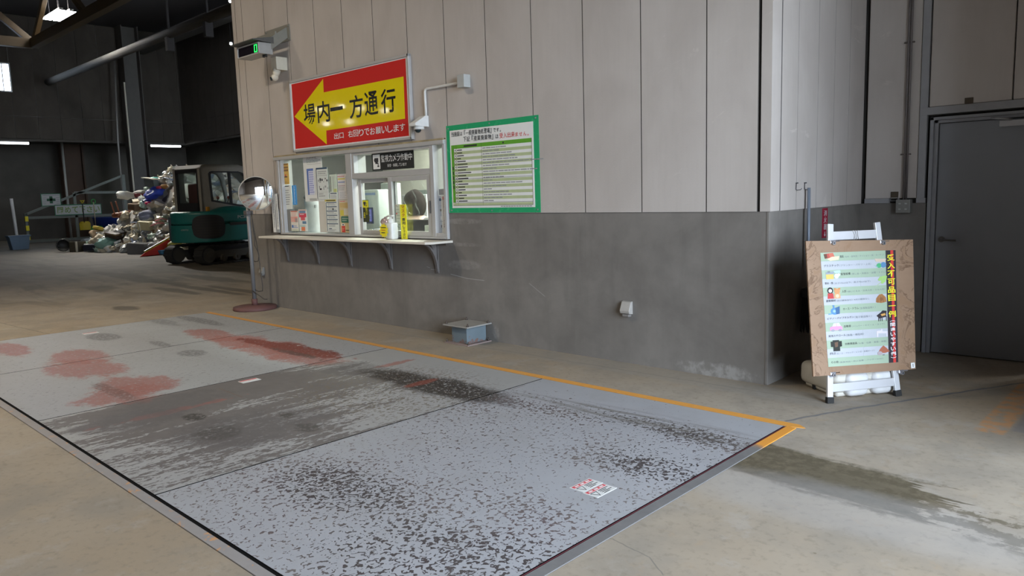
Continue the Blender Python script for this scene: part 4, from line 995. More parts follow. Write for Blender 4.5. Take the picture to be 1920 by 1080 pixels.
# --- the seated clerk behind the right sash, turned away over the desk
def skin_obj(name, verts, edges, radii, mat, parent=None, root=0, sub=2):
    me = bpy.data.meshes.new(name); me.from_pydata(verts, edges, []); me.update()
    o = bpy.data.objects.new(name, me); COL.objects.link(o)
    sm = o.modifiers.new('skin', 'SKIN')
    for i, r in enumerate(radii):
        sv = me.skin_vertices[0].data[i]; sv.radius = (r, r) if not isinstance(r, tuple) else r; sv.use_root = (i == root)
    o.modifiers.new('sub', 'SUBSURF').levels = sub; o.modifiers['sub'].render_levels = sub
    bpy.context.view_layer.update()
    dg = bpy.context.evaluated_depsgraph_get()
    m2 = bpy.data.meshes.new_from_object(o.evaluated_get(dg))
    for p in m2.polygons: p.use_smooth = True
    m2.materials.clear(); m2.materials.append(mat)
    bpy.data.objects.remove(o); bpy.data.meshes.remove(me)
    m2.name = name
    o = bpy.data.objects.new(name, m2); COL.objects.link(o)
    if parent is not None: o.parent = parent
    return o
hp = at((771, 381), 1, 0.92)
px_, pz_ = hp.x, hp.z
person = thing('person', 'person with dark hair seated behind the right sash, back turned to the window', 'person', (px_, .98, 0.03), (0, 0, math.radians(-128)))
hz = pz_ - 0.03
V = [(0, .10, hz - .82), (0, .09, hz - .60), (0, .05, hz - .34), (0, .03, hz - .22), (0, .0, hz - .14), (0, -.03, hz - .02), (0, -.04, hz + .06),
     (-.18, .05, hz - .27), (-.27, -.02, hz - .50), (-.17, -.20, hz - .70), (-.12, -.28, hz - .715),
     (.18, .05, hz - .27), (.27, -.02, hz - .50), (.17, -.20, hz - .70), (.12, -.28, hz - .715),
     (-.12, .06, hz - .86), (-.13, -.34, hz - .82), (-.13, -.36, .08), (-.13, -.46, .045),
     (.12, .06, hz - .86), (.13, -.34, hz - .82), (.13, -.36, .08), (.13, -.46, .045)]
Ed = [(0, 1), (1, 2), (2, 3), (3, 4), (4, 5), (5, 6), (3, 7), (7, 8), (8, 9), (9, 10), (3, 11), (11, 12), (12, 13), (13, 14), (0, 15), (15, 16), (16, 17), (17, 18), (0, 19), (19, 20), (20, 21), (21, 22)]
Rr = [.15, .145, .16, .10, .055, .088, .082, .072, .050, .036, .03, .072, .050, .036, .03, .09, .068, .045, .035, .09, .068, .045, .035]
skin_obj('body', V, Ed, Rr, flat('skin_tone', (0.50, 0.33, 0.25), 0.5), person)
# jacket over trunk and arms
Vj = V[0:4] + V[7:10] + V[11:14] + [(0, .025, hz - .17)]
Ej = [(0, 1), (1, 2), (2, 3), (3, 4), (4, 5), (5, 6), (3, 7), (7, 8), (8, 9), (3, 10)]
skin_obj('jacket', Vj, Ej, [.165, .162, .178, .120, .086, .062, .046, .086, .062, .046, .075], flat('dark_grey_jacket', (0.055, 0.052, 0.050), 0.8), person)
m = MB(); hb = MB()
hb.ball((0, .03, hz - .01), .150, 0, 4, (1.0, .95, 1.28), .05, seed=3)
b = hb.bm
for v in b.verts:
    if v.co.z < hz + .02: v.co.x *= 1.0 + (hz + .02 - v.co.z) * .8
    if v.co.y < -.05 and v.co.z < hz - .0: v.co.y += .06
    v.co += Vector((math.sin(v.co.z * 70 + v.co.x * 160) * .0025, math.cos(v.co.x * 190) * .0025, 0))
hb.build('hair', flat('dark_brown_hair', (0.022, 0.016, 0.014), 0.9, 0, .5, 60, .1), person)
f = MB()
for sgn in (-1, 1):
    f.ball((sgn * .032, -.108, hz - .025), .010, 0, 1); f.ball((sgn * .085, -.02, hz - .03), .022, 1, 1, (.5, .9, 1.3))
f.prism([(-.112, hz - .02), (-.135, hz - .06), (-.108, hz - .065)], 0, -.012, .012, 1); f.box(-.022, .022, -.112, -.104, hz - .092, hz - .084, 2, .003)
f.build('face_features', [flat('eye_dark', (0.02, 0.015, 0.015), 0.2), flat('skin_tone', (0.50, 0.33, 0.25), 0.5), flat('lip', (0.40, 0.16, 0.14), 0.5)], person)
for sgn in (-1, 1):
    h = MB(); bx, by, bz = sgn * .12, -.30, hz - .718
    h.box(bx - .035, bx + .035, by - .07, by + .01, bz - .012, bz + .012, 0, .010)
    for k in range(4):
        fx = bx + (k - 1.5) * .019; L = (.055, .066, .062, .048)[k]
        h.tube([(fx, by - .065, bz), (fx, by - .065 - L * .55, bz + .004), (fx, by - .065 - L, bz - .012)], [.0085, .008, .006], 0, 7)
    h.tube([(bx - sgn * .035, by - .015, bz), (bx - sgn * .058, by - .045, bz), (bx - sgn * .062, by - .075, bz - .006)], [.010, .009, .007], 0, 7)
    h.build('hand', flat('skin_tone', (0.50, 0.33, 0.25), 0.5), person)
t = thing('office_chair', 'dark office chair under the person in the office', 'chair', (px_ + .09, .98 - .07, .03), (0, 0, math.radians(-128)))
MB().box(-.24, .24, -.26, .22, max(.2, hz - 1.04), hz - .97, 0, .03).build('seat', BLACK, t); MB().box(-.22, .22, .20, .25, hz - .85, hz - .42, 0, .02).build('backrest', BLACK, t)
MB().box(-.03, .03, .20, .24, hz - 1.0, hz - .8).cyl((0, 0, .06), (0, 0, max(.25, hz - 1.0)), .03).build('column', BLACK, t)
m = MB()
for k in range(5): a = k * 2 * PI / 5; m.tube([(0, 0, .07), (.28 * math.cos(a), .28 * math.sin(a), .035)], .02); m.ball((.28 * math.cos(a), .28 * math.sin(a), .03), .028, 0, 1)
m.build('star_base', BLACK, t)
tag(MB().box(-7.0, -5.6, 1.6, 2.35, .03, .75, 0, .01).box(at((753, 380), 1, 1.9).x, at((800, 380), 1, 1.9).x, 1.9, 1.96, .75, at((775, 365), 1, 1.9).z, 1, .01).build('back_desk', [GREYP, flat('pale_monitor_back', (0.6, 0.6, 0.6), 0.4)]), 'grey desk with a pale monitor against the office back wall', 'desk')
# fluorescent fittings inside the office
for (x, y) in ((-4.6, 1.3), (-2.4, 1.3), (-5.4, 1.9)):
    t = thing('office_ceiling_light', 'white fluorescent ceiling fitting inside the office', 'ceiling light', (x, y, 2.8), group='fluorescent fittings on the office ceiling')
    MB().box(-.62, .62, -.11, .11, -.05, 0, 0, .01).build('housing', WHITE, t)
    MB().box(-.60, .60, -.08, .08, -.065, -.05, 0, .006).build('diffuser', emit('office_tube', (0.95, 1.0, 0.93), 3.0), t)
    area('office_lamp', (x, y, 2.72), (0, 0, 0), 1.2, .2, 115, (0.95, 1.0, 0.92))

# --- on the outer shelf: pump bottle with a starburst tag
t = thing('sanitizer_dispenser', 'white pump dispenser on the shelf with a yellow starburst tag', 'dispenser', (at((734, 444), 1, -.12).x, -.12, SZ))
MB().box(-.055, .075, -.05, .05, 0, .195, 0, .018).build('bottle', flat('milky_bottle', (0.70, 0.72, 0.72), 0.35), t)
m = MB(); m.lathe([(.035, .195), (.035, .235), (.014, .24), (.014, .27), (0, .27)], 0, 18); m.tube([(0, 0, .268), (-.03, 0, .275), (-.075, 0, .262), (-.083, 0, .25)], [.010, .011, .010, .008]); m.box(-.03, .05, -.02, .02, .266, .282, 0, .006); m.build('pump', WHITE, t)
m = MB(); m.ball((-.085, -.02, .20), .058, 0, 3, (1, .6, .95), .4, seed=5); m.build('crumpled_cover', flat('pinkish_foil', (0.50, 0.38, 0.34), 0.25, 0.4, .3, 20), t)
m = MB(); st = [((.088 if k % 2 else .064) * math.cos(k * PI / 11) - .045, (.088 if k % 2 else .064) * math.sin(k * PI / 11) + .105) for k in range(22)]
m.prism(st, 1, -.075, -.072, 0); 
for k, zz in enumerate((.135, .105, .075)): m.box(-.045 - .045, -.045 + .045 - .01 * k, -.0765, -.074, zz, zz + .010, 1 + (k == 1))
m.build('starburst_tag', [YELLOW, INKDARK, ink((.55, .2, .03))], t, 'yellow starburst tag')
# ------------------------------------------------------------------ the corner by the steel door
t = thing('conduit_box', 'square steel junction box with two thin conduits rising to the ceiling beside the door', 'junction box', (0.40, DY, 1.33)); T0 = Matrix.Translation((-.40, -DY, -1.33))
MB().box(0.338, 0.458, DY - .075, DY, 1.274, 1.394, 0, .004, M=T0).build('box_body', flat('dull_steel_box', (0.24, 0.24, 0.225), 0.45, 0.3), t)
m = MB()
for (x, z) in ((.372, 1.358), (.424, 1.358), (.372, 1.308), (.424, 1.308)): m.box(x - .010, x + .010, DY - .079, DY - .074, z - .006, z + .006, 0, .002, M=T0)
m.build('screw_tab', flat('pale_tab', (0.4, 0.4, 0.38), 0.4), t)
m = MB(); m.tube([(.388, DY - .025, 1.394), (.386, DY - .025, 2.4), (.384, DY - .025, CEIL)], .0095, 0, 8, M=T0); m.tube([(.410, DY - .025, 1.394), (.408, DY - .025, 2.4), (.406, DY - .025, CEIL)], .0095, 0, 8, M=T0); m.build('conduit', flat('brown_grey_conduit', (0.15, 0.13, 0.125), 0.5, 0.2), t)
m = MB()
for z in (1.80, 2.78, 3.8): m.box(.362, .432, DY - .032, DY - .001, z - .005, z + .005, 0, M=T0); m.cyl((.362, DY - .02, z), (.350, DY - .02, z), .007, n=8, M=T0)
m.build('pipe_clip', flat('rust_clip', (0.12, 0.10, 0.09), 0.6), t)
BR = flat('rusty_brown_clip', (0.085, 0.065, 0.045), 0.7, 0.2, .3, 30)
for (x, z, lab) in ((.305, 1.438, 'small rusty steel clip plate above the ledge left of the junction box'), (.872, 2.222, 'small rusty steel clip plate above the door head trim')):
    t = thing('clip_plate', lab, 'clip', (x, DY, z))
    MB().box(-.032, .032, -.008, .0, -.025, .028, 0, .002).build('plate', BR, t); MB().tube([(-.03, -.006, -.02), (-.03, -.012, -.055), (.03, -.012, -.055), (.03, -.006, -.02)], .0025, 0, 5).build('wire_loop', GALV, t)
# wall hooks and the broom hanging from one
for (y, lab) in ((.435, 'bare bent wire hook on the side wall near the corner'), (.60, 'bent wire hook on the side wall holding the broom')):
    m = MB(); m.tube([(.014, 0, .03), (.035, 0, .032), (.036, 0, .028), (.020, 0, .026), (.018, 0, -.02), (.024, .004, -.026), (.055, .008, -.024), (.058, .01, -.012)], .0032, 0, 6)
    o = m.build('wall_hook', flat('dark_wire', (0.10, 0.10, 0.11), 0.4, 0.6)); o.location = (0, y, 1.54); tag(o, lab, 'hook')
t = thing('hanging_broom', 'blue-grey handled broom hanging bristles down from the wall hook', 'broom', (.055, .60, 1.53))
MB().tube([(0, 0, 0), (0.005, 0, -.5), (.012, 0, -.82)], .013, 0, 10).build('handle', flat('blue_grey_handle', (0.20, 0.23, 0.28), 0.4, 0.2), t)
MB().box(-.028, .05, -.07, .07, -.90, -.82, 0, .012).build('brush_head', flat('black_brush_block', (0.02, 0.02, 0.022), 0.6), t)
m = MB(); rr = random.Random(4)
for k in range(70):
    y = rr.uniform(-.07, .07); x = rr.uniform(-.02, .045); m.tube([(x, y, -.89), (x * 1.3 + rr.uniform(-.01, .01), y * 1.35, -1.16 + rr.uniform(-.03, .02))], [.006, .003], 0, 4)
m.build('bristles', flat('black_bristles', (0.015, 0.014, 0.015), 0.8), t)
# red strip sign
o = MB().box(.0005, .004, -.058, .058, -.128, .128, 0, .001).build('extinguisher_sign', flat('dark_red_strip', (0.32, 0.015, 0.04), 0.4)); o.location = (0, 1.085, 1.219)
tag(o, 'narrow red vertical strip sign with white writing and a down arrow on the concrete', 'sign')
SM = Matrix(((0, 0, 1, .0052), (1, 0, 0, -.058), (0, 1, 0, -.128), (0, 0, 0, 1)))
m = MB(); m.glyphs([('消', .026, .190, .090, .240), ('火', .026, .130, .090, .180), ('器', .026, .070, .090, .120)], SM, 0, .01)
m.prism([(-.022, -.098), (.022, -.098), (0, -.120)], 0, .0042, .0050, 0); m.prism([(-.006, -.075), (.006, -.075), (.006, -.098), (-.006, -.098)], 0, .0042, .0050, 0)
m.build('lettering', ink((.6, .58, .6)), o, 'white lettering and arrow')

# ------------------------------------------------------------------ easel with the plywood board
yaw = math.radians(-33.0); lean = math.radians(8.0)
nrm = Vector((math.cos(yaw) * math.cos(lean), math.sin(yaw) * math.cos(lean), math.sin(lean)))
u = Vector((-math.sin(yaw), math.cos(yaw), 0)); v = nrm.cross(u)
TLc = Vector((0.3836, -0.2457, 1.159)); BRc = Vector((0.9523, 0.3934, 0.189)); ctr = (TLc + BRc) / 2
EM = Matrix(((u.x, v.x, nrm.x, ctr.x), (u.y, v.y, nrm.y, ctr.y), (u.z, v.z, nrm.z, ctr.z), (0, 0, 0, 1)))
BW, BH = 0.868, 0.955
# board corners are taken a little skewed, as in the photo: the board hangs slightly out of true
def eq(px, py):     # pixel -> board plane coordinates
    r = RX * (px - 960) + RY * (py - 540) + RZ * F_PX
    k = nrm.dot(ctr - CAM) / nrm.dot(r); p = CAM + r * k - ctr
    return p.dot(u), p.dot(v)
cTL, cTR, cBR, cBL = eq(1511, 452), eq(1712, 449), eq(1717, 692), eq(1525, 706)
def ply_mat():
    q = NT('water_stained_plywood'); n = q.noise(3.0, 5.0, 0.6, None, 0.6); gr = q.noise(1.0, 4.0, 0.6, q.vec(q.x * 4.0, q.y * 40.0, 0.0))
    c = q.mix(n, (0.25, 0.155, 0.095), (0.35, 0.235, 0.155)); c = q.mix(gr * 0.35, c, (0.20, 0.12, 0.072))
    bl = q.noise(5.0, 5.0, 0.6, None, 1.2); ring = q.m('ABSOLUTE', bl - 0.52)
    c = q.mix((1.0 - q.ss(0.0, 0.035, ring)) * 0.85 * q.ss(0.25, 0.40, q.m('ABSOLUTE', q.x)), c, (0.13, 0.07, 0.035))
    c = q.mix(q.ss(0.54, 0.62, bl) * 0.6, c, (0.24, 0.14, 0.075))
    return q.out(c, 0.7)
board = thing('plywood_board', 'water-stained plywood board clipped to the white easel, carrying a printed poster', 'board', ctr, EM.to_euler())
m = MB(); m.prism([cBL, cBR, cTR, cTL], 2, -.012, 0, 0); m.build('board_panel', ply_mat(), board)
# the printed poster on it
A, B, C_, D = eq(1538, 474), eq(1679, 469), eq(1684, 679), eq(1553, 688)
def pq(s, t_):      # s across, t down -> board plane
    a = ((1 - s) * A[0] + s * B[0], (1 - s) * A[1] + s * B[1]); b = ((1 - s) * D[0] + s * C_[0], (1 - s) * D[1] + s * C_[1])
    return (a[0] * (1 - t_) + b[0] * t_, a[1] * (1 - t_) + b[1] * t_)
P_G = ink((0.34, 0.44, 0.33)); P_W = ink((0.46, 0.485, 0.53)); P_K = ink((0.03, 0.022, 0.03)); P_R = ink((0.60, 0.045, 0.04))
def pr(m, s0, t0, s1, t1, h, mat): m.prism([pq(s0, t1), pq(s1, t1), pq(s1, t0), pq(s0, t0)], 2, .0002, h, mat)
m = MB(); RC = 0.862
pr(m, 0, 0, 1, 1, .001, 1)
for i in range(13):
    if i % 2 == 0: pr(m, 0, i / 13, RC, (i + 1) / 13, .0016, 0)
pr(m, RC, 0, 1.0, 1, .0016, 2); pr(m, RC + .066, 0, RC + .104, 1, .0022, 3)
poster = m.build('printed_poster', [P_G, P_W, P_K, P_R]); poster.matrix_world = EM.copy()
tag(poster, 'tall green and white striped poster with a black title band on the plywood', 'poster')
rows = [('寝具', '（毛布・座布団・クッション・枕・カーテン）', .25), ('プラスチック', '（プランター・バケツ・上呂）', .03), ('配管設備', '（流し台・洗面台・浴槽・トイレ）', .25), ('草木・枝', '（太さ15cm以下、長さ70cm以下）', .03), ('人形', '（縫いぐるみ・日本人形・ひな人形）', .25), ('建築廃材', '（自己解体含む）※大小関係なし', .03), ('ホース・ドラム', '（金属製品除く）', .25), ('ピアノ・パイプオルガン', '（電子製品除く）', .03), ('自動車', '（バンパー・ホイール・タイヤ）', .25), ('発泡スチロール', '（魚箱・梱包材）', .03), ('宗教関連具', '（仏壇・位牌・骨壺・神棚）', .25), ('がれき', '（石・土・ブロック・レンガ・石膏ボード）', .03), ('その他', '（農業用品・耐火金庫・バッグ・DVD）', .04)]
endu = [.84, .66, .86, .64, .84, .62, .70, .64, .82, .52, .84, .66, .78]
x0u = (A[0] + D[0]) / 2
def tbox(ch, s0, t0, s1, t1):
    a = pq(s0, t1); b = pq(s1, t0); return (ch, a[0], a[1], b[0], b[1])
b1, b2 = [], []
for i, (h, r, s0) in enumerate(rows):
    tot = len(h) * 1.15 + len(r); unit = (endu[i] - s0) / tot
    t0, t1 = (i + .36) / 13, (i + .66) / 13
    s1 = s0 + unit * len(h) * 1.15
    b1.append(tbox(h, s0, t0, s1 - .01, t1)); b2.append(tbox(r, s1, t0, endu[i], t1))
PP = Matrix.Translation((0, 0, .0022))
for q1, q2 in zip(b1, b2):
    m = MB(); m.glyphs([q1], PP, 0, .008, 2); m.build('row_heading', INKDARK, poster, 'bold dark lettering')
    m = MB(); m.glyphs([q2], PP, 0, .0, 2); m.build('row_text', ink((.16, .18, .2)), poster, 'thin grey lettering')
m = MB(); PT = Matrix.Translation((0, 0, .0028))
ttl = '受入不可品目一例'; n = len(ttl)
m.glyphs([(tbox(ch, RC + .018, .035 + i * .072, RC + .118, .035 + i * .072 + .058) if ch != '一' else tbox(ch, RC + .018, .035 + i * .072 + .024, RC + .118, .035 + i * .072 + .032)) for i, ch in enumerate(ttl)], PT, 0, .02); m.build('title_lettering', ink((.78, .76, .03)), poster, 'yellow title lettering')
m = MB(); sub_ = '間違いやすい例'
m.glyphs([tbox(ch, RC + .035, .645 + i * .043, RC + .105, .645 + i * .043 + .034) for i, ch in enumerate(sub_)] + [tbox('︵', RC + .03, .625, RC + .11, .638), tbox('︶', RC + .03, .948, RC + .11, .961)], PT, 0, .02); m.build('subtitle_lettering', R_WHT, poster, 'white subtitle lettering')
# little pictures on the poster
m = MB(); mats = []
def col(c):
    k = ink(c)
    if k not in mats: mats.append(k)
    return mats.index(k)
def ic(poly, c, h=.003):
    # poly in picture units: x 0..1 over .16 of the width, y 0..1 over 1.2 rows (down)
    m.prism([pq(s, t_) for s, t_ in poly][::-1], 2, .0002, h, col(c))
def newpic():
    global m, mats
    if len(m.bm.verts): m.build('picture', mats, poster, 'small colour drawing beside a row of writing')
    else: m.bm.free()
    m = MB(); mats = []
def at_(s0, t0, sw, th):
    newpic(); return lambda pts: [(s0 + x * sw, t0 + y * th) for x, y in pts]
R13 = 1 / 13
def circ(cx, cy, r, ry=None, n=12): return [(cx + r * math.cos(2 * PI * k / n), cy + (ry or r) * math.sin(2 * PI * k / n)) for k in range(n)]
f = at_(.04, .0, .2, R13 * 1.02); ic(f([(0, .15), (.45, .1), (.55, .55), (.1, .7)]), (.45, .08, .06)); ic(f([(.3, .1), (.6, .05), (.7, .5), (.4, .6)]), (.55, .15, .1), .0033); ic(f([(.5, .5), (1, .45), (.95, .85), (.4, .95), (.2, .75)]), (.72, .60, .42), .0036); ic(f([(0, .2), (.18, .15), (.22, .6), (.06, .68)]), (.12, .05, .03), .0038)
f = at_(.70, R13 * .85, .17, R13 * 1.15); ic(f([(.05, .05), (.98, .1), (.9, .4), (.15, .35)]), (.62, .50, .40)); ic(f(circ(.4, .75, .2, .24)), (.08, .42, .18), .0033); ic(f(circ(.75, .7, .22, .28)), (.10, .25, .45), .0036); ic(f([(.0, .7), (.3, .85), (.28, .92)]), (.2, .5, .45), .0034)
f = at_(.05, R13 * 1.9, .2, R13 * 1.15); ic(f([(0, .5), (.5, .5), (.5, 1), (.02, 1)]), (.75, .50, .13)); ic(f([(0, .3), (.55, .25), (.5, .52), (0, .52)]), (.28, .33, .38), .0033); ic(f(circ(.2, .28, .1, .08)), (.2, .22, .25), .0035); ic(f([(.5, .2), (.95, .15), (.98, .4), (.6, .4)]), (.45, .65, .72), .0034); ic(f(circ(.7, .72, .15, .25)), (.68, .74, .76), .0035); ic(f(circ(.85, .6, .09, .14)), (.7, .74, .78), .0036)
f = at_(.70, R13 * 2.9, .17, R13 * 1.25)
for (cx, cy) in ((.5, .2), (.7, .15), (.85, .3), (.6, .4), (.75, .5), (.4, .35), (.88, .12), (.62, .62)): ic(f(circ(cx, cy, .12, .13)), (.35, .58, .18), .003 + cx * .0005)
ic(f([(.05, .98), (.1, 1.0), (.62, .55), (.56, .5)]), (.42, .52, .36), .0032)
f = at_(.05, R13 * 4.0, .18, R13 * 1.28); ic(f(circ(.24, .28, .22, .3)), (.025, .025, .03)); ic(f(circ(.24, .3, .13, .16)), (.78, .70, .64), .0035); ic(f([(.05, .52), (.45, .52), (.48, 1), (.02, 1)]), (.50, .05, .05), .0033); ic(f(circ(.75, .35, .22, .25)), (.62, .30, .13), .0033); ic(f(circ(.6, .15, .08, .09)), (.55, .25, .1), .0036); ic(f(circ(.92, .15, .08, .09)), (.55, .25, .1), .0036); ic(f([(.55, .55), (.95, .55), (.98, 1), (.5, 1)]), (.66, .36, .18), .0032); ic(f(circ(.75, .78, .13, .16)), (.75, .55, .38), .0036)
f = at_(.70, R13 * 4.95, .16, R13 * 1.1); ic(f([(.05, .9), (.08, .5), (.35, .1), (.6, .05), (.9, .4), (.98, .9), (.5, 1)]), (.36, .17, .06)); ic(f(circ(.5, .6, .14, .2)), (.24, .10, .04), .0036)
for k in range(3): ic(f([(.15 + .25 * k, .95), (.25 + .25 * k, .95), (.28 + .2 * k, .25), (.22 + .2 * k, .25)]), (.28, .12, .05), .0034)
f = at_(.05, R13 * 6.0, .16, R13 * 1.15); ic(f(circ(.55, .62, .35, .36)), (.10, .26, .50)); ic(f([(.6, .3), (.98, .15), (.95, .9), (.65, .95)]), (.05, .13, .28), .0033); ic(f([(.38, .0), (.55, .05), (.5, .35), (.42, .35)]), (.10, .24, .45), .0034); ic(f([(.0, .85), (.3, .8), (.3, .92), (.02, .95)]), (.15, .35, .6), .0034); ic(f(circ(.5, .62, .12, .14)), (.30, .50, .72), .0037)
f = at_(.70, R13 * 6.85, .16, R13 * 1.3); ic(f([(.05, .5), (.45, .2), (.6, .05), (.95, .1), (.9, .55), (.95, .62), (.3, .75)]), (.025, .02, .025)); ic(f([(.4, .38), (.8, .3), (.85, .48), (.5, .55)]), (.65, .36, .10), .0036)
for x in (.2, .35, .5, .88): ic(f([(x, .6), (x + .06, .6), (x + .05, 1.0), (x, 1.0)]), (.025, .02, .025), .0032)
f = at_(.05, R13 * 8.0, .18, R13 * 1.05); ic(f([(.2, .5), (.32, .08), (.75, .05), (.9, .45)]), (.60, .62, .70)); ic(f([(.02, .85), (.05, .52), (.2, .42), (.9, .42), (.98, .55), (.98, .85)]), (.75, .30, .55), .0033); ic(f(circ(.25, .85, .13, .14)), (.33, .33, .38), .0037); ic(f(circ(.8, .85, .13, .14)), (.33, .33, .38), .0037); ic(f([(.52, .1), (.56, .1), (.57, .42), (.52, .42)]), (.72, .35, .55), .0036)
f = at_(.70, R13 * 9.0, .16, R13 * 1.05)
ic(f([(.0, .5), (.0, .25), (.4, .2), (.42, .02), (.5, .02), (.52, .3), (.98, .32), (.98, .9), (.85, .9), (.85, .55), (.15, .5), (.12, .9), (.02, .9)]), (.66, .62, .70))
f = at_(.05, R13 * 9.95, .16, R13 * 1.35); ic(f([(.2, .05), (.75, .05), (.75, .15), (.98, .15), (.98, .6), (.8, .62), (.8, .98), (.22, .98), (.22, .62), (.02, .6), (.02, .15), (.2, .15)]), (.02, .025, .02)); ic(f([(.35, .25), (.65, .2), (.62, .6), (.38, .65)]), (.14, .08, .05), .0036)
f = at_(.70, R13 * 10.9, .18, R13 * 1.2); ic(f([(.05, .75), (.25, .35), (.5, .05), (.75, .3), (1.0, .65), (.6, .78)]), (.38, .12, .07)); ic(f(circ(.2, .78, .2, .2)), (.40, .34, .36), .0036); ic(f(circ(.5, .95, .1, .06)), (.2, .2, .2), .0034)
newpic()
m = MB(); a = pq(.505, 0); b = pq(.505, 1); m.tube([(a[0], a[1], .0008), ((a[0] + b[0]) / 2 + .004, (a[1] + b[1]) / 2, .0008), (b[0], b[1], .0008)], .0012, 0, 4); m.build('fold_line', ink((.45, .5, .5)), poster)
o = MB().box(-.017, .017, -.02, .02, 0.0, .004, 0, .001).box(-.004, .004, -.012, .012, .004, .0045, 1).build('price_tag', [PAPER, INKGREY]); o.matrix_world = EM @ Matrix.Translation((*eq(1711, 685), .001)); tag(o, 'tiny white tag at the lower right corner of the plywood board', 'tag')

# easel: white aluminium A-frame
EAS = flat('white_easel_aluminium', (0.62, 0.63, 0.66), 0.35, 0.2, .04)
easel = thing('display_easel', 'white aluminium folding easel holding the plywood board', 'easel', (ctr.x, ctr.y, 0), (0, 0, math.atan2(u.y, u.x)))
Re = Matrix.Translation((ctr.x, ctr.y, 0)) @ Matrix.Rotation(math.atan2(u.y, u.x), 4, 'Z'); Ri = Re.inverted()
def loc(su, sv, d): return Ri @ (ctr + u * su + v * sv + nrm * d)
def bar(m, a, b, w_, th_, mat=0, bev=.003):
    a = Vector(a); b = Vector(b); d = (b - a); L = d.length; z = d.normalized(); x = Vector((1, 0, 0)); y = z.cross(x).normalized(); x = y.cross(z)
    M = Matrix(((x.x, y.x, z.x, a.x), (x.y, y.y, z.y, a.y), (x.z, y.z, z.z, a.z), (0, 0, 0, 1)))
    m.box(-w_ / 2, w_ / 2, -th_ / 2, th_ / 2, 0, L, mat, bev, M=M)
tl_, tr_ = eq(1562, 419), eq(1650, 416); bl_, br_ = eq(1561, 747), eq(1689, 736)
def down(su): return -(ctr.z - .018) / v.z
for (p_, q_) in ((tl_, bl_), (tr_, br_)):
    fa = loc(q_[0], down(0), -.035); fb = loc(p_[0], p_[1], -.035)
    m = MB(); bar(m, fa, fb, .045, .022); lg = m.build('front_leg', EAS, easel)
    m = MB(); bar(m, fa - (fb - fa).normalized() * .017, fa + (fb - fa).normalized() * .03, .054, .032, 0, .005); m.build('rubber_foot', RUBBER, lg)
for (p_, q_) in ((tl_, bl_), (tr_, br_)):
    fb = loc(p_[0] * .8, p_[1] - .17, -.06); ft = Ri @ (ctr + u * (q_[0] * .62 + .03) - Vector((math.cos(yaw), math.sin(yaw), 0)) * .30); ft.z = .018
    m = MB(); bar(m, ft, fb, .035, .02); lg = m.build('rear_leg', EAS, easel); m = MB(); bar(m, ft - Vector((0, 0, .016)), ft + Vector((0, 0, .03)), .045, .03, 0, .004); m.build('rubber_foot', RUBBER, lg)
def cross(y0, hgt, s):
    k = (y0 - tl_[1]) / (down(0) - tl_[1])
    a = tl_[0] * (1 - k) + bl_[0] * k; b = tr_[0] * (1 - k) + br_[0] * k
    return loc(a + .02, y0, -.035), loc(b - .02, y0, -.035)
m = MB(); a, b = cross(eq(1600, 440)[1], 0, 0); bar(m, a, b, .013, .062); m.build('top_crossbar', EAS, easel)
m = MB(); a, b = cross(eq(1620, 723)[1], 0, 0); bar(m, a, b, .013, .060); m.build('lower_crossbar', EAS, easel)
m = MB(); a, b = cross(eq(1600, 440)[1], 0, 0); c_ = (a + b) / 2
for dx in (-.02, .0, .02): m.tube([c_ + Vector((dx, -.012, .034)), c_ + Vector((dx * .6 + .01, -.010, 0)), c_ + Vector((dx + .012, -.012, -.034))], .0022, 0, 5)
m.build('cord', ink((.6, .6, .6)), easel)
for (px, py) in ((1561.5, 453), (1655, 453), (1562, 700), (1690, 696)):
    s_, t_ = eq(px, py); m = MB()
    m.box(-.022, .022, -.014, .010, -.04, .004, 0, .003, M=Matrix.Translation((s_, t_, 0))); m.cyl((s_, t_ - .012, -.005), (s_, t_ - .012, .016), .013, 0, n=14); m.cyl((s_, t_ - .012, .016), (s_, t_ - .012, .018), .005, 1, n=10)
    m.box(s_ + .018, s_ + .06, t_ - .004, t_ + .008, -.01, .0, 0, .003)
    o = m.build('board_clip', [flat('chrome_clip', (0.45, 0.45, 0.48), 0.25, 0.8), BLACK], easel); o.matrix_local = Ri @ EM
# water tank weight on the floor behind the front legs
t = thing('water_weight', 'cream plastic water tank weight lying on the floor under the easel', 'weight', (0.53, 0.27, 0), (0, 0, math.atan2(u.y, u.x)))
m = MB(); m.box(-.28, .20, -.20, .24, .025, .20, 0, .05, seg=4); m.build('tank_body', flat('cream_tank', (0.62, 0.60, 0.54), 0.4), t)
for x in (-.10, .12):
    m = MB(); m.box(x - .095, x + .095, -.24, .04, .005, .19, 0, .05, seg=4); m.build('tank_lobe', flat('white_tank_lobe', (0.66, 0.67, 0.68), 0.4), t)
MB().box(-.25, .18, -.18, .20, 0, .05, 0, .02).build('tank_foot', flat('cream_tank', (0.62, 0.60, 0.54), 0.4), t)
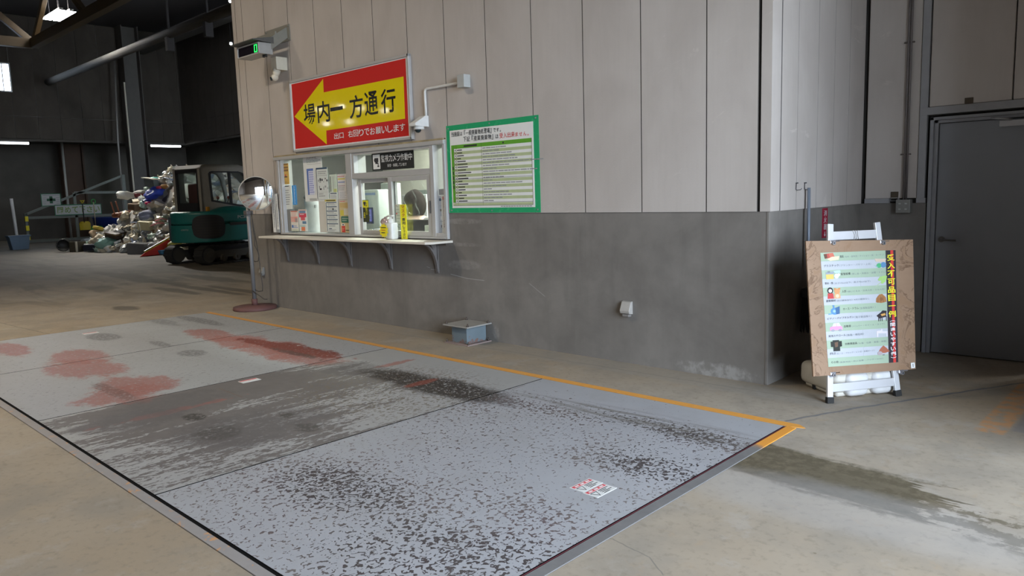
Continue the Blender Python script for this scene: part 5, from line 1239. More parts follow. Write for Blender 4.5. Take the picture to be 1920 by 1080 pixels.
# ------------------------------------------------------------------ the dark end of the hall
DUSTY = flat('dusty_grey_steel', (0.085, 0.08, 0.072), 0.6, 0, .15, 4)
t = thing('steel_column', 'tall grey steel column in front of the dark back wall', 'column', (-35.55, 8.72, 0))
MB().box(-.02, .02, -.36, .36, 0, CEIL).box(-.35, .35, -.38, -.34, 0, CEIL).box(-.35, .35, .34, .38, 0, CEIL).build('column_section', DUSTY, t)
MB().box(.30, .36, -.47, -.40, .02, 7.2).build('flange_glint', flat('pale_flange_glint', (0.45, 0.42, 0.34), 0.3, 0.3), t)  # pale strip stands in for light reflected along the column's flange
MB().box(-.45, .45, -.5, .5, 0, .03).build('base_plate', DUSTY, t)
m = MB(); m.tube([(-35.3, 7.78, 0), (-35.3, 7.8, 4.5), (-35.3, 8.0, 8.4)], .045)
tag(m.build('vertical_pipe', flat('grey_pipe', (0.25, 0.24, 0.22), 0.35, 0.4)), 'thin vertical pipe just left of the steel column', 'pipe')
tag(MB().cyl((-38.6, 6.4, 0), (-38.6, 6.4, 4.6), .05).build('vertical_pipe', flat('pale_pipe', (0.33, 0.33, 0.31), 0.4)), 'thin pale pipe in the dark recess behind the gate', 'pipe')
m = MB(); m.box(-39.3, -39.25, 6.5, 7.4, 0, 4.6); m.box(-39.5, -39.05, 6.45, 6.52, 0, 4.6); m.box(-39.5, -39.05, 7.38, 7.45, 0, 4.6)
tag(m.build('rusty_column', flat('rusty_brown_steel', (0.055, 0.032, 0.02), 0.7, 0, .3, 3)), 'rusty brown column in the recess behind the gate', 'column')
# roof truss, crane beam and duct under the roof
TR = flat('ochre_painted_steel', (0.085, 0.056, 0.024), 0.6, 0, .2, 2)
t = thing('roof_truss', 'ochre painted roof truss at the top left below the roof', 'truss', (-30.4, 3.4, 7.5))
def tb(name, a, b, s=.34, mt=None):
    m = MB(); a = Vector(a) - Vector((-30.4, 3.4, 7.5)); b = Vector(b) - Vector((-30.4, 3.4, 7.5)); d = (b - a); z = d.normalized(); x = z.cross(Vector((0, 0, 1))).normalized(); y = z.cross(x)
    M = Matrix(((x.x, y.x, z.x, a.x), (x.y, y.y, z.y, a.y), (x.z, y.z, z.z, a.z), (0, 0, 0, 1)))
    m.box(-s * .4, s * .4, -s / 2, s / 2, 0, d.length, 0, .01, M=M); m.build(name, mt or TR, t)
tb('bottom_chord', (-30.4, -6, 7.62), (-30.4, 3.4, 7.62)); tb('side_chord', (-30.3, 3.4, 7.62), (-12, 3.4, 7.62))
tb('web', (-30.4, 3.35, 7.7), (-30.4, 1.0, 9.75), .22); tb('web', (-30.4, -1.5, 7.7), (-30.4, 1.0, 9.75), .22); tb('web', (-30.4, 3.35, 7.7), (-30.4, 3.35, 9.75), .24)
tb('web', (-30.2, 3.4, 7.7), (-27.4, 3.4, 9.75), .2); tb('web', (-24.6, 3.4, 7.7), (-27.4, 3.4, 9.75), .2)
t = thing('duct_pipe', 'long grey pipe running under the roof toward the back wall', 'pipe', (-17, 5.35, 7.05))
MB().tube([(-19, 0, 0), (9.0, 0, 0)], .15, 0, 14).build('pipe', flat('brown_grey_pipe', (0.055, 0.048, 0.038), 0.8), t)
for x in (-6.0, -3.2, 1.5, 6):
    MB().box(x - .08, x + .08, -.12, .12, -.55, -.12).box(x - .04, x + .04, -.03, .03, .1, 2.7).build('pipe_hanger', ROOFM, t)
tag(MB().box(-36, -8.3, 9.2, 9.5, 8.75, 9.25).box(-36, -8.3, 9.1, 9.6, 8.70, 8.78).build('crane_beam', flat('dark_beam', (0.075, 0.07, 0.065), 0.7)), 'dark roof beam running along the hall behind the duct pipe', 'beam')
# lamps
def tubelamp(name, lab, loc_, L, ax, power, st, col=(0.85, 0.93, 1.0), n=1):
    t = thing(name, lab, 'lamp', loc_)
    for i in range(n):
        o_ = (i - (n - 1) / 2) * .34
        m = MB()
        if ax == 'y': m.box(-.07, .07, -L / 2, L / 2, .03, .12)
        else: m.box(-L / 2, L / 2, o_ - .07, o_ + .07, .05, .13)
        m.build('lamp_body', WHITE, t)
        m = MB()
        if ax == 'y': m.cyl((0, -L / 2, 0), (0, L / 2, 0), .055)
        else: m.box(-L / 2, L / 2, o_ - .14, o_ + .14, -.0, .05)
        m.build('tube', emit('lamp_tube_%d' % st, col, st), t)
        if n > 1: MB().cyl((-L * .3, o_, .1), (-L * .3, o_, CEIL - loc_[2]), .01).cyl((L * .3, o_, .1), (L * .3, o_, CEIL - loc_[2]), .01).build('hanger_rod', ROOFM, t)
    return t
tubelamp('fluorescent_lamp', 'lit fluorescent tube under the lintel at the left edge, above the gate', (-36.35, 3.55, 4.38), 1.75, 'y', 0, 9, (0.90, 0.95, 1.0))
tubelamp('fluorescent_lamp', 'lit bluish fluorescent tube under the lintel above the excavator cab', (-36.35, 10.42, 4.40), 1.45, 'y', 0, 9, (0.80, 0.95, 1.0))
tubelamp('pendant_lamp', 'bright twin tube pendant lamp hanging under the dark roof at top left', (-29.2, 4.02, 8.5), 1.7, 'x', 0, 40, (0.92, 0.93, 1.0), 2)
area('fluorescent_light', (-36.5, 3.55, 4.3), (0, 0, PI / 2), 1.7, .1, 22, (0.9, 0.95, 0.92))
area('fluorescent_light', (-36.5, 10.4, 4.3), (0, 0, PI / 2), 1.4, .1, 40, (0.8, 0.95, 0.9))
area('pendant_light', (-29.2, 4.02, 8.44), (0, math.radians(-38), 0), 1.7, .6, 300, (1.0, 0.94, 0.84)).data.spread = math.radians(75)
for (px, py, ax, lab) in ((433, 82, -27.5, 'tiny bright lamp seen beside the weight display under the roof'), (432, 2, -21.5, 'tiny bright lamp at the top edge of the end of the wall')):
    p = at((px, py), 0, ax); t = thing('spot_lamp', lab, 'lamp', p)
    MB().ball((0, 0, 0), .055, 0, 2).build('bulb', emit('spot_bulb', (0.85, 0.95, 1.0), 30.0), t)
    MB().cyl((0, 0, .05), (0, 0, .16), .07, 0, .04).cyl((0, 0, .15), (0, 0, CEIL - p.z), .012).build('lamp_stem', ROOFM, t)
# hall lamps near the scale (overhead, high-bay)
for (x, y) in ((-6.2, -6.4), (-10.4, -6.4), (-14.6, -6.4)):
    t = thing('high_bay_lamp', 'high-bay lamp hanging from the hall roof', 'lamp', (x, y, 7.6), group='high-bay lamps over the scale lane')
    MB().lathe([(.05, .35), (.10, .25), (.30, .02), (.31, 0), (.29, 0.01), (.08, .22), (0, .22)]).cyl((0, 0, .33), (0, 0, CEIL - 7.6), .015).build('reflector', ALU, t)
    MB().ball((0, 0, .10), .09).build('bulb', emit('high_bay_bulb', (1.0, 0.86, 0.62), 12.0), t)
    area('high_bay_light', (x, y, 7.55), (0, 0, 0), .55, .55, HIBAY if x > -12 else HIBAY * .15, (1.0, 0.86, 0.66)).data.spread = math.radians(156)

# gate with its signs
GX = -35.3
GRN = flat('grey_green_gate_paint', (0.15, 0.17, 0.15), 0.55)
t = thing('sliding_gate', 'grey green steel gate with a diagonal brace standing before the dark recess', 'gate', (GX, 5.8, 0))
def gb(name, a, b, s=.11):
    m = MB(); a = Vector((0, a[0] - 5.8, a[1])); b = Vector((0, b[0] - 5.8, b[1])); d = b - a; z = d.normalized(); x = Vector((1, 0, 0)); y = z.cross(x)
    M = Matrix(((x.x, y.x, z.x, a.x), (x.y, y.y, z.y, a.y), (x.z, y.z, z.z, a.z), (0, 0, 0, 1)))
    m.box(-.04, .04, -s / 2, s / 2, 0, d.length, M=M); return m.build(name, GRN, t)
gb('top_rail', (5.75, 2.15), (8.0, 2.13)); gb('middle_rail', (3.75, 1.10), (8.0, 1.09)); gb('bottom_rail', (3.72, .08), (8.0, .10), .10); gb('diagonal_brace', (3.75, 1.25), (7.8, 2.88), .10)
gb('upright', (5.73, 2.15), (5.73, .1)); gb('upright', (7.88, 0.02), (7.88, 2.95), .14); gb('upright', (3.75, 0.02), (3.75, 1.3), .10)
m = MB()
for z in (.15, .55, .95): m.box(-.06, .06, 3.70 - 5.8, 3.82 - 5.8, z, z + .22)
m.build('hazard_tape', YELLOW, t, 'yellow tape bands'); MB().box(-.3, .3, -2.1, 2.2, 0, .03).build('floor_rail', DUSTY, t)
def gsign(name, lab, y0, y1, z0, z1, mats, fn, x=GX + .06):
    m = MB(); o_ = Vector((x, (y0 + y1) / 2, z0)); h = (y1 - y0) / 2; H = z1 - z0
    m.box(-.012, 0, -h, h, 0, H, 0); fn(m, h, H); ob = m.build(name, mats); ob.location = o_; return tag(ob, lab, 'sign')
def s1(m, h, H):
    m.box(0, .003, -h + .03, h - .03, .03, H - .03, 1); m.box(0, .006, -.06, .06, .12, H - .12, 2); m.box(0, .006, -.17, .17, H / 2 - .055, H / 2 + .055, 2); m.box(0, .006, -h + .06, h - .06, H - .09, H - .06, 3)
    for k in range(4): m.box(0, .006, -h + .06, -.20, .10 + k * .085, .12 + k * .085, 3); m.box(0, .006, .20, h - .06, .10 + k * .085, .12 + k * .085, 3)
GS = flat('dull_green_frame', (0.03, 0.16, 0.08), 0.5); DW = flat('dull_white_board', (0.42, 0.43, 0.42), 0.6)
gsign('safety_sign', 'white board with a dark green cross fixed on the gate', 4.38, 5.16, 1.58, 2.13, [GS, DW, flat('dark_green_cross', (0.02, 0.10, 0.05), 0.5), INKGREY], s1)
def s2(m, h, H): m.box(0, .004, -h + .03, h - .03, .04, H - .04, 1)
o = gsign('gate_banner', 'long white banner with green border and green writing hanging on the gate', 4.86, 6.78, 1.15, 1.63, [GS, DW], s2, GX + .09)
m = MB(); GM = Matrix(((0, 0, 1, .006), (1, 0, 0, 0), (0, 1, 0, 0), (0, 0, 0, 1)))
m.glyphs([(ch, -.86 + i * .30, .10, -.86 + i * .30 + .24, .38) for i, ch in enumerate('閉めて下さい')], GM, 0, .02); m.build('lettering', flat('olive_green_letter', (0.16, 0.24, 0.06), 0.5), o, 'olive green lettering')
# tools hanging on the gate
def shovel(name, lab, y, ztop, zb0, zb1, c, shaft, wid, grip):
    t = thing(name, lab, 'shovel', (GX + .14, y, zb0))
    MB().cyl((0, 0, zb1 - zb0 - .05), (0, 0, ztop - zb0 - .12), .022).build('shaft', shaft, t)
    m = MB()
    if grip == 'Y': m.tube([(0, 0, ztop - zb0 - .14), (0, -.08, ztop - zb0)], .022); m.tube([(0, 0, ztop - zb0 - .14), (0, .08, ztop - zb0)], .022); m.tube([(0, -.08, ztop - zb0 - .02), (0, .08, ztop - zb0 - .02)], .018)
    else: m.tube([(0, .09 * math.cos(a), ztop - zb0 - .08 + .09 * math.sin(a)) for a in [k * PI / 6 for k in range(13)]], .022)
    m.build('grip', c, t)
    h = zb1 - zb0; m = MB()
    m.grid(lambda u_, v_: (.06 * (2 * u_ - 1) ** 2 + .03 * (1 - v_), (u_ - .5) * wid * (1 if v_ < .8 else 1 - (v_ - .8) * 1.4), v_ * h), 8, 8); m.grid(lambda u_, v_: (-.012 + .06 * (2 * u_ - 1) ** 2 + .03 * (1 - v_), (.5 - u_) * wid * (1 if v_ < .8 else 1 - (v_ - .8) * 1.4), v_ * h), 8, 8)
    m.build('scoop', c, t)
shovel('scoop_shovel', 'yellow plastic scoop shovel hanging on the gate', 5.99, 1.80, .46, .85, flat('yellow_plastic', (0.48, 0.37, 0.02), 0.5), BLACK, .46, 'Y')
shovel('snow_pusher', 'green plastic pusher with a pale shaft hanging on the gate', 6.45, 1.82, .44, .62, flat('green_plastic', (0.03, 0.26, 0.05), 0.5), flat('pale_wood', (0.40, 0.34, 0.24), 0.6), .54, 'O')
# tubs and loose things on the floor
t = thing('blue_bin', 'blue plastic bin at the far left with a white pole standing in it', 'bin', (-30.4, 2.22, 0))
m = MB(); BB = flat('dull_blue_plastic', (0.07, 0.12, 0.18), 0.5)
m.prism([(-.26, 0), (.26, 0), (.34, .50), (.30, .50), (.23, .04), (-.23, .04), (-.30, .50), (-.34, .50)], 0, -.22, .22, 0); m.prism([(-.25, .0), (.25, 0), (.33, .5), (-.33, .5)], 0, .2, .24); m.prism([(-.25, .0), (.25, 0), (.33, .5), (-.33, .5)], 0, -.24, -.2); m.build('bin_body', BB, t)
MB().box(-.26, .26, -.37, .37, .48, .53, 0, .01).box(-.2, .2, -.3, .3, .44, .531, 1).build('bin_rim', [BB, BLACK], t)
tag(MB().tube([(-30.4, 2.20, .10), (-30.4, 2.14, 1.9)], .055, 0, 12).build('white_pole', flat('white_pipe', (0.5, 0.5, 0.48), 0.5)), 'white pole standing in the blue bin', 'pole')
t = thing('blue_tub', 'dark blue tub behind the gate beside the rubbish heap', 'tub', (-36.0, 7.25, 0))
MB().lathe([(0, 0), (.50, 0), (.62, .95), (.66, .97), (.64, 1.0), (.58, .98), (.47, .05), (0, .05)], 0, 28).build('tub_body', flat('dark_blue_plastic', (0.015, 0.035, 0.16), 0.45), t)
m = MB(); m.lathe([(.20, -.02), (.29, 0), (.30, .5), (.26, .52), (.245, .5), (.24, .03), (0, .03)], 0, 24, M=Matrix.Translation((-26.5, 2.62, .225)) @ Vector((.95, -.30, .06)).normalized().to_track_quat('Z', 'Y').to_matrix().to_4x4() @ Matrix.Scale(.73, 4))
tag(m.build('black_bucket', flat('dark_bucket', (0.03, 0.028, 0.025), 0.5)), 'black bucket lying on its side with its mouth towards the camera', 'bucket')
t = thing('open_box', 'open dark box with a pale edge standing right of the black bucket', 'box', (-25.9, 2.98, 0), (0, 0, .5))
MB().box(-.02, .02, -.20, .20, 0, .34).box(-.3, .02, -.20, -.17, 0, .34).box(-.3, .02, .17, .20, 0, .34).box(-.3, -.27, -.2, .2, 0, .34).box(-.3, .02, -.2, .2, 0, .02).build('box_body', flat('dark_olive_box', (0.07, 0.06, 0.04), 0.6), t); MB().box(-.02, .025, -.22, -.17, 0, .36).build('pale_edge', CREAM, t)

# unseen lamps added behind the camera to mirror as spots in the red sign
for (px, py) in ((598, 205), (612, 232), (640, 200), (676, 203), (722, 207), (655, 228)):
    S_ = at((px, py), 1, -.045); d_ = S_ - CAM; k_ = (-14.6 - S_.y) / (-d_.y)
    t = thing('reflection_lamp', 'lamp fixed high on the wall opposite the office', 'lamp', (S_.x + d_.x * k_, -14.62, S_.z + d_.z * k_), group='added reflection lamps on the wall opposite the office')
    MB().box(-.22, .22, -.18, 0, -.10, .10, 0, .02).build('lamp_body', WHITE, t); MB().box(-.20, .20, 0, .03, -.08, .08, 0, .01).build('diffuser', emit('reflection_lamp_light', (1.0, 0.98, 0.92), 14.0), t)
# ------------------------------------------------------------------ small teal excavator
TEAL = flat('teal_machine_paint', (0.012, 0.135, 0.125), 0.35, 0, .12, 3)
CABC = flat('cab_grey_paint', (0.30, 0.285, 0.25), 0.5)
DARKM = flat('dark_machine_steel', (0.022, 0.020, 0.018), 0.6)
EXR = math.radians(12)
ex = thing('excavator', 'small teal and grey tracked excavator parked before the rubbish heap', 'excavator', (-16.62, 3.42, 0), (0, 0, EXR))
# local: +X right side (seen by the camera), +Y forward
for sx in (-.60, .60):
    m = MB(); pts = []; r = .235; y0, y1 = -.80, 1.15
    for k in range(11): a = PI / 2 + k * PI / 10; pts.append((y0 + r * math.cos(a), .245 + r * math.sin(a)))
    for k in range(11): a = -PI / 2 + k * PI / 10; pts.append((y1 + r * math.cos(a), .245 + r * math.sin(a)))
    inn = [(y0 + (p[0] - y0) * .82 if p[0] < y0 else (y1 + (p[0] - y1) * .82 if p[0] > y1 else p[0]), .245 + (p[1] - .245) * .82) for p in pts]
    n = len(pts); b = bmesh.new()
    vo = [[b.verts.new((sx + s_, p[0], p[1])) for p in pts] for s_ in (-.16, .16)]; vi = [[b.verts.new((sx + s_, p[0], p[1])) for p in inn] for s_ in (-.16, .16)]
    for i in range(n):
        j = (i + 1) % n
        b.faces.new((vo[0][i], vo[0][j], vo[1][j], vo[1][i])); b.faces.new((vi[0][j], vi[0][i], vi[1][i], vi[1][j]))
        for q in (0, 1): b.faces.new((vo[q][i], vo[q][j], vi[q][j], vi[q][i]))
    bmesh.ops.recalc_face_normals(b, faces=b.faces); m._add(b)
    for k in range(30):      # grousers
        d = k / 30 * (2 * (y1 - y0) + 2 * PI * r); L = y1 - y0
        if d < L: c_ = (y0 + d, .01); an = 0
        elif d < L + PI * r: a = -PI / 2 + (d - L) / r; c_ = (y1 + r * math.cos(a), .245 + r * math.sin(a)); an = a + PI / 2
        elif d < 2 * L + PI * r: c_ = (y1 - (d - L - PI * r), .48); an = 0
        else: a = PI / 2 + (d - 2 * L - PI * r) / r; c_ = (y0 + r * math.cos(a), .245 + r * math.sin(a)); an = a + PI / 2
        m.box(-.17, .17, -.025, .025, -.012, .014, M=Matrix.Translation((sx, c_[0], c_[1])) @ Matrix.Rotation(an, 4, 'X'))
    tr = m.build('track', RUBBER, ex)
    m = MB(); sg = 1 if sx > 0 else -1
    for (y, rr_) in ((y0, .19), (y1, .19), (-.35, .09), (0.05, .09), (.45, .09), (.8, .09)): m.cyl((sx - .11, y, .245 if rr_ > .1 else .15), (sx + .13, y, .245 if rr_ > .1 else .15), rr_, n=20); m.cyl((sx + .13 * sg, y, .245 if rr_ > .1 else .15), (sx + .16 * sg, y, .245 if rr_ > .1 else .15), rr_ * .4, n=12)
    m.box(sx - .08, sx + .08, y0, y1, .16, .34); m.build('wheel_frame', flat('grimy_wheel', (0.05, 0.045, 0.035), 0.6), tr)
MB().box(-.45, .45, -.55, .75, .25, .45, 0, .03).cyl((0, 0, .42), (0, 0, .58), .42, n=28).build('undercarriage', DARKM, ex)
MB().box(-.85, .85, 1.30, 1.38, .1, .42, 0, .02).box(-.5, -.4, .7, 1.32, .2, .3).box(.4, .5, .7, 1.32, .2, .3).build('dozer_blade', DARKM, ex)
# upper body: rounded tail, side skirts, dark grille
def rounded(x0, x1, y0, y1, rr_, n=8):
    p = []
    for k in range(n + 1): a = PI + k / n * PI / 2; p.append((x0 + rr_ + rr_ * math.cos(a), y0 + rr_ + rr_ * math.sin(a)))
    for k in range(n + 1): a = 1.5 * PI + k / n * PI / 2; p.append((x1 - rr_ + rr_ * math.cos(a), y0 + rr_ + rr_ * math.sin(a)))
    return p + [(x1, y1), (x0, y1)]
def tail(r_, yc, y1):
    return [(r_ * math.cos(a), yc + r_ * math.sin(a)) for a in [PI + k * PI / 28 for k in range(29)]] + [(r_, y1), (-r_, y1)]
TC = -.30
m = MB(); m.prism(tail(.84, TC, 1.15), 2, .56, 1.00, 0, bev=.03); m.build('counterweight', TEAL, ex)
m = MB(); m.prism(tail(.82, TC, .55), 2, 1.00, 1.33, 0, bev=.07)
m.ball((.45, .15, 1.20), .42, 0, 3, (.80, 1.7, .58)); m.build('engine_hood', TEAL, ex)
MB().box(.55, .765, .55, 1.14, 1.0, 1.30, 0, .05).build('side_tank', TEAL, ex)
MB().box(.70, .848, -.20, 1.0, .96, 1.03).build('dark_seam', DARKM, ex)
def tpatch(r_, a0, a1, z0, z1, pw=3.0, n=24, inset=0.0):
    """patch that follows the round tail, with a rounded outline"""
    b = bmesh.new(); ac, ah, zc, zh = (a0 + a1) / 2, (a1 - a0) / 2, (z0 + z1) / 2, (z1 - z0) / 2; cols_ = []
    for i_ in range(n + 1):
        q_ = -1 + 2 * i_ / n; hz_ = zh * (1 - abs(q_) ** pw) ** (1 / pw) + .002; a = ac + ah * q_
        cols_.append([[b.verts.new((rr0 * math.cos(a), TC + rr0 * math.sin(a), zc + s_ * hz_)) for s_ in (-1, 1)] for rr0 in (r_ - .05, r_)])
    for c0, c1 in zip(cols_, cols_[1:]):
        b.faces.new((c0[1][0], c1[1][0], c1[1][1], c0[1][1])); b.faces.new((c0[1][1], c1[1][1], c1[0][1], c0[0][1])); b.faces.new((c0[0][0], c1[0][0], c1[1][0], c0[1][0]))
    bmesh.ops.recalc_face_normals(b, faces=b.faces); return b
D_ = math.radians
m = MB(); m._add(tpatch(.862, D_(-58), D_(-4), .66, 1.24))
for k in range(8): m._add(tpatch(.870, D_(-54 + abs(k - 3.5)), D_(-8 - abs(k - 3.5)), .72 + k * .066, .738 + k * .066, 8.0), 1)
m.build('grille', [flat('black_grille', (0.012, 0.012, 0.014), 0.5), DARKM], ex)
m = MB(); m._add(tpatch(.866, D_(-150), D_(-112), .62, 1.22, 6.0)); m.build('tail_panel', flat('dark_tail', (0.03, 0.04, 0.045), 0.45), ex)
m = MB(); SMx = Matrix(((0, 0, 1, .800), (1, 0, 0, 0), (0, 1, 0, 0), (0, 0, 0, 1)))
m.glyphs([('PC30R', .02, 1.12, .42, 1.20)], SMx @ Matrix.Translation((0, 0, .072)), 0, .02); m.glyphs([('KOMATSU', -.30, .87, -.12, .905)], Matrix(((.86, 0, .50, .86 * .50 + .06), (.50, 0, -.86, TC - .86 * .86 + .02), (0, 1, 0, 0), (0, 0, 0, 1))), 0, .0)
m.build('lettering', flat('pale_decal', (0.40, 0.41, 0.40), 0.5), ex, 'pale lettering')
m = MB(); m.box(.838, .846, .62, .76, .66, .80, 0); m.box(.846, .848, .66, .72, .70, .76, 1); m.build('decal', [flat('cream_decal', (0.42, 0.40, 0.36), 0.5), INKGREY], ex, 'small cream square decal')
# cab
CX0, CX1, CY0, CY1, CZ0, CZ1 = -.72, .36, -.62, .98, 1.28, 2.50
m = MB()
prof = [(CY0, CZ0), (CY0, CZ1 - .10), (CY0 + .08, CZ1 - .02), (CY0 + .2, CZ1), (CY1 - .42, CZ1), (CY1 - .22, CZ1 - .05), (CY1 - .08, CZ1 - .22), (CY1 + .05, CZ0 + .1), (CY1 + .06, CZ0 - .1), (.3, CZ0 - .1)]
def frame(outer, inner, x0, x1):
    """flat cab side of thickness x0..x1 with a window hole"""
    n = len(outer); b = bmesh.new(); V_ = {}
    for key, pl in (('o', outer), ('i', inner)):
        for q, x in enumerate((x0, x1)): V_[key, q] = [b.verts.new((x, p[0], p[1])) for p in pl]
    for i in range(n):
        j = (i + 1) % n
        for q in (0, 1): b.faces.new((V_['o', q][i], V_['o', q][j], V_['i', q][j], V_['i', q][i]))
        b.faces.new((V_['o', 0][i], V_['o', 0][j], V_['o', 1][j], V_['o', 1][i])); b.faces.new((V_['i', 0][j], V_['i', 0][i], V_['i', 1][i], V_['i', 1][j]))
    bmesh.ops.recalc_face_normals(b, faces=b.faces); return b
inner = [(CY0 + .30, CZ0 + .30), (CY0 + .27, CZ1 - .24), (CY0 + .30, CZ1 - .20), (CY0 + .36, CZ1 - .18), (CY1 - .44, CZ1 - .18), (CY1 - .30, CZ1 - .22), (CY1 - .20, CZ1 - .34), (CY1 - .07, CZ0 + .24), (CY1 - .12, CZ0 + .14), (.50, CZ0 + .14)]
inner2 = inner[:-2] + [(CY1 - .14, CZ0 + .12), (.48, CZ0 + .16)]
for (a, b_) in ((CX1 - .05, CX1), (CX0, CX0 + .05)): m._add(frame(prof, inner2, a, b_))
m.prism([(CY0, CZ1 - .10), (CY0 + .08, CZ1 - .02), (CY0 + .2, CZ1), (CY1 - .42, CZ1), (CY1 - .22, CZ1 - .05), (CY1 - .25, CZ1 - .10), (CY1 - .45, CZ1 - .06), (CY0 + .2, CZ1 - .06), (CY0 + .06, CZ1 - .14)], 0, CX0, CX1, 0)
m.box(CX0, CX0 + .09, CY0 - .005, CY0 + .08, CZ0, CZ1 - .08, 0, .01); m.box(CX1 - .09, CX1, CY0 - .005, CY0 + .08, CZ0, CZ1 - .08, 0, .01)
cab = m.build('cab', CABC, ex)
m = MB(); m.box(CX0 + .09, CX1 - .09, CY0, CY0 + .05, CZ0, CZ0 + .26); m.box(CX0 + .09, CX0 + .15, CY0, CY0 + .05, CZ0, CZ1 - .14); m.box(CX1 - .30, CX1 - .09, CY0, CY0 + .05, CZ0, CZ1 - .14) if False else m.box(CX1 - .15, CX1 - .09, CY0, CY0 + .05, CZ0, CZ1 - .14); m.box(CX0 + .09, CX1 - .09, CY0, CY0 + .05, CZ1 - .20, CZ1 - .12)
m.build('rear_frame', BLACK, cab)
MB().box(CX0 + .13, CX1 - .13, CY0 + .01, CY0 + .016, CZ0 + .24, CZ1 - .18).build('rear_glass', GLASS_DARK, cab)
m = MB(); gz = [(p[0], p[1]) for p in inner2]; m.prism(gz, 0, CX1 - .03, CX1 - .025); m.build('side_glass', GLASS_DARK, cab)
m = MB(); m.prism(gz, 0, CX0 + .02, CX0 + .025); m.build('side_glass', GLASS_DARK, cab)
m = MB(); bd = bmesh.new()
ctrp = (sum(p[0] for p in inner2) / len(inner2), sum(p[1] for p in inner2) / len(inner2)); inn3 = [(ctrp[0] + (p[0] - ctrp[0]) * .93, ctrp[1] + (p[1] - ctrp[1]) * .93) for p in inner2]
m._add(frame([(ctrp[0] + (p[0] - ctrp[0]) * 1.03, ctrp[1] + (p[1] - ctrp[1]) * 1.03) for p in inner2], inn3, CX1 - .02, CX1 + .008)); bd.free()
m.box(CX1 - .02, CX1 + .008, .22, .30, CZ0 + .20, CZ1 - .20); m.build('window_seal', BLACK, cab)
m = MB(); m.box(-.45, .05, -.35, .15, CZ0 + .0, CZ0 + .22, 0, .04); m.box(-.45, .05, -.42, -.32, CZ0 + .2, CZ0 + .75, 0, .04); m.build('operator_seat', flat('dark_red_seat', (0.12, 0.025, 0.02), 0.7), cab)
m = MB(); m.tube([(.0, .35, CZ0), (.02, .45, CZ0 + .35)], .018); m.ball((.02, .46, CZ0 + .38), .045, 1); m.tube([(-.4, .35, CZ0), (-.42, .45, CZ0 + .35)], .018); m.ball((-.42, .46, CZ0 + .38), .045, 1); m.build('control_lever', [BLACK, flat('red_knob', (0.30, 0.05, 0.035), 0.4)], cab)
MB().box(CX1 - .10, CX1 + .03, CY0 + .10, CY0 + .20, CZ0 + .02, CZ0 + .16, 0, .015).build('marker_lamp', flat('amber_lens', (0.50, 0.22, 0.01), 0.3), cab)
# boom and arm folded in front
m = MB(); bp = [(1.05, .95), (1.45, 1.75), (1.75, 2.45), (2.3, 2.9), (3.0, 2.75)]
for (a, b_) in zip(bp, bp[1:]):
    d = Vector((0, b_[0] - a[0], b_[1] - a[1])); z = d.normalized(); x = Vector((1, 0, 0)); y = z.cross(x)
    M = Matrix(((x.x, y.x, z.x, .25), (x.y, y.y, z.y, a[0]), (x.z, y.z, z.z, a[1]), (0, 0, 0, 1))); m.box(-.09, .09, -.14, .14, -.05, d.length + .05, 0, .02, M=M)
m.build('boom', TEAL, ex)
m = MB(); m.tube([(.25, 3.0, 2.75), (.25, 3.25, 1.5), (.25, 3.2, .9)], [.11, .10, .08]); m.build('dipper_arm', TEAL, ex)
m = MB(); m.prism([(2.85, .9), (3.3, .95), (3.35, .45), (3.0, .12), (2.7, .2), (2.95, .5)], 0, -.05, .55, 0, bev=.02); m.build('bucket', DARKM, ex)
m = MB(); m.tube([(.25, 1.2, .9), (.25, 1.75, 1.75)], .06); m.tube([(.25, 1.75, 1.75), (.25, 2.0, 2.2)], .03, 0); m.build('hydraulic_ram', GALV, ex)
MB().box(.05, .45, .95, 1.35, .62, 1.15, 0, .03).build('swing_post', DARKM, ex)
# ------------------------------------------------------------------ heap of loose rubbish behind the excavator
def front_y(x): return 2.75 + (x + 27.0) * 0.20      # foot line of the heap
HXS = ((-27.2, 0.0), (-26.0, .32), (-25.5, .75), (-25.0, 1.35), (-24.5, 2.15), (-23.8, 2.7), (-23.2, 2.6), (-22.2, 2.1), (-19.6, 1.95), (-18.3, 0.0))
def peak(x):
    for (a, ha), (b, hb) in zip(HXS, HXS[1:]):
        if a <= x <= b: return ha + (hb - ha) * (x - a) / (b - a)
    return 0.0
def heap_h(x, y):
    d = y - front_y(x); p = peak(x)
    if d <= 0: return 0.0
    run = .35 + p * .62
    k = min(1.0, d / run); k = k * k * (3 - 2 * k) * .35 + k * .65
    back = max(0.0, min(1.0, (9.4 - y) / 2.2))
    return p * k * back
def heapfn(u_, v_):
    x = -27.2 + u_ * 8.9; y = front_y(x) + v_ * 6.0
    return (x, y, max(0, heap_h(x, y) - .10 + (.16 * mnoise.noise(Vector((x * 2.1, y * 2.1, 0))) + .10 * mnoise.noise(Vector((x * 5, y * 5, 3)))) * min(1, heap_h(x, y) * 2)))
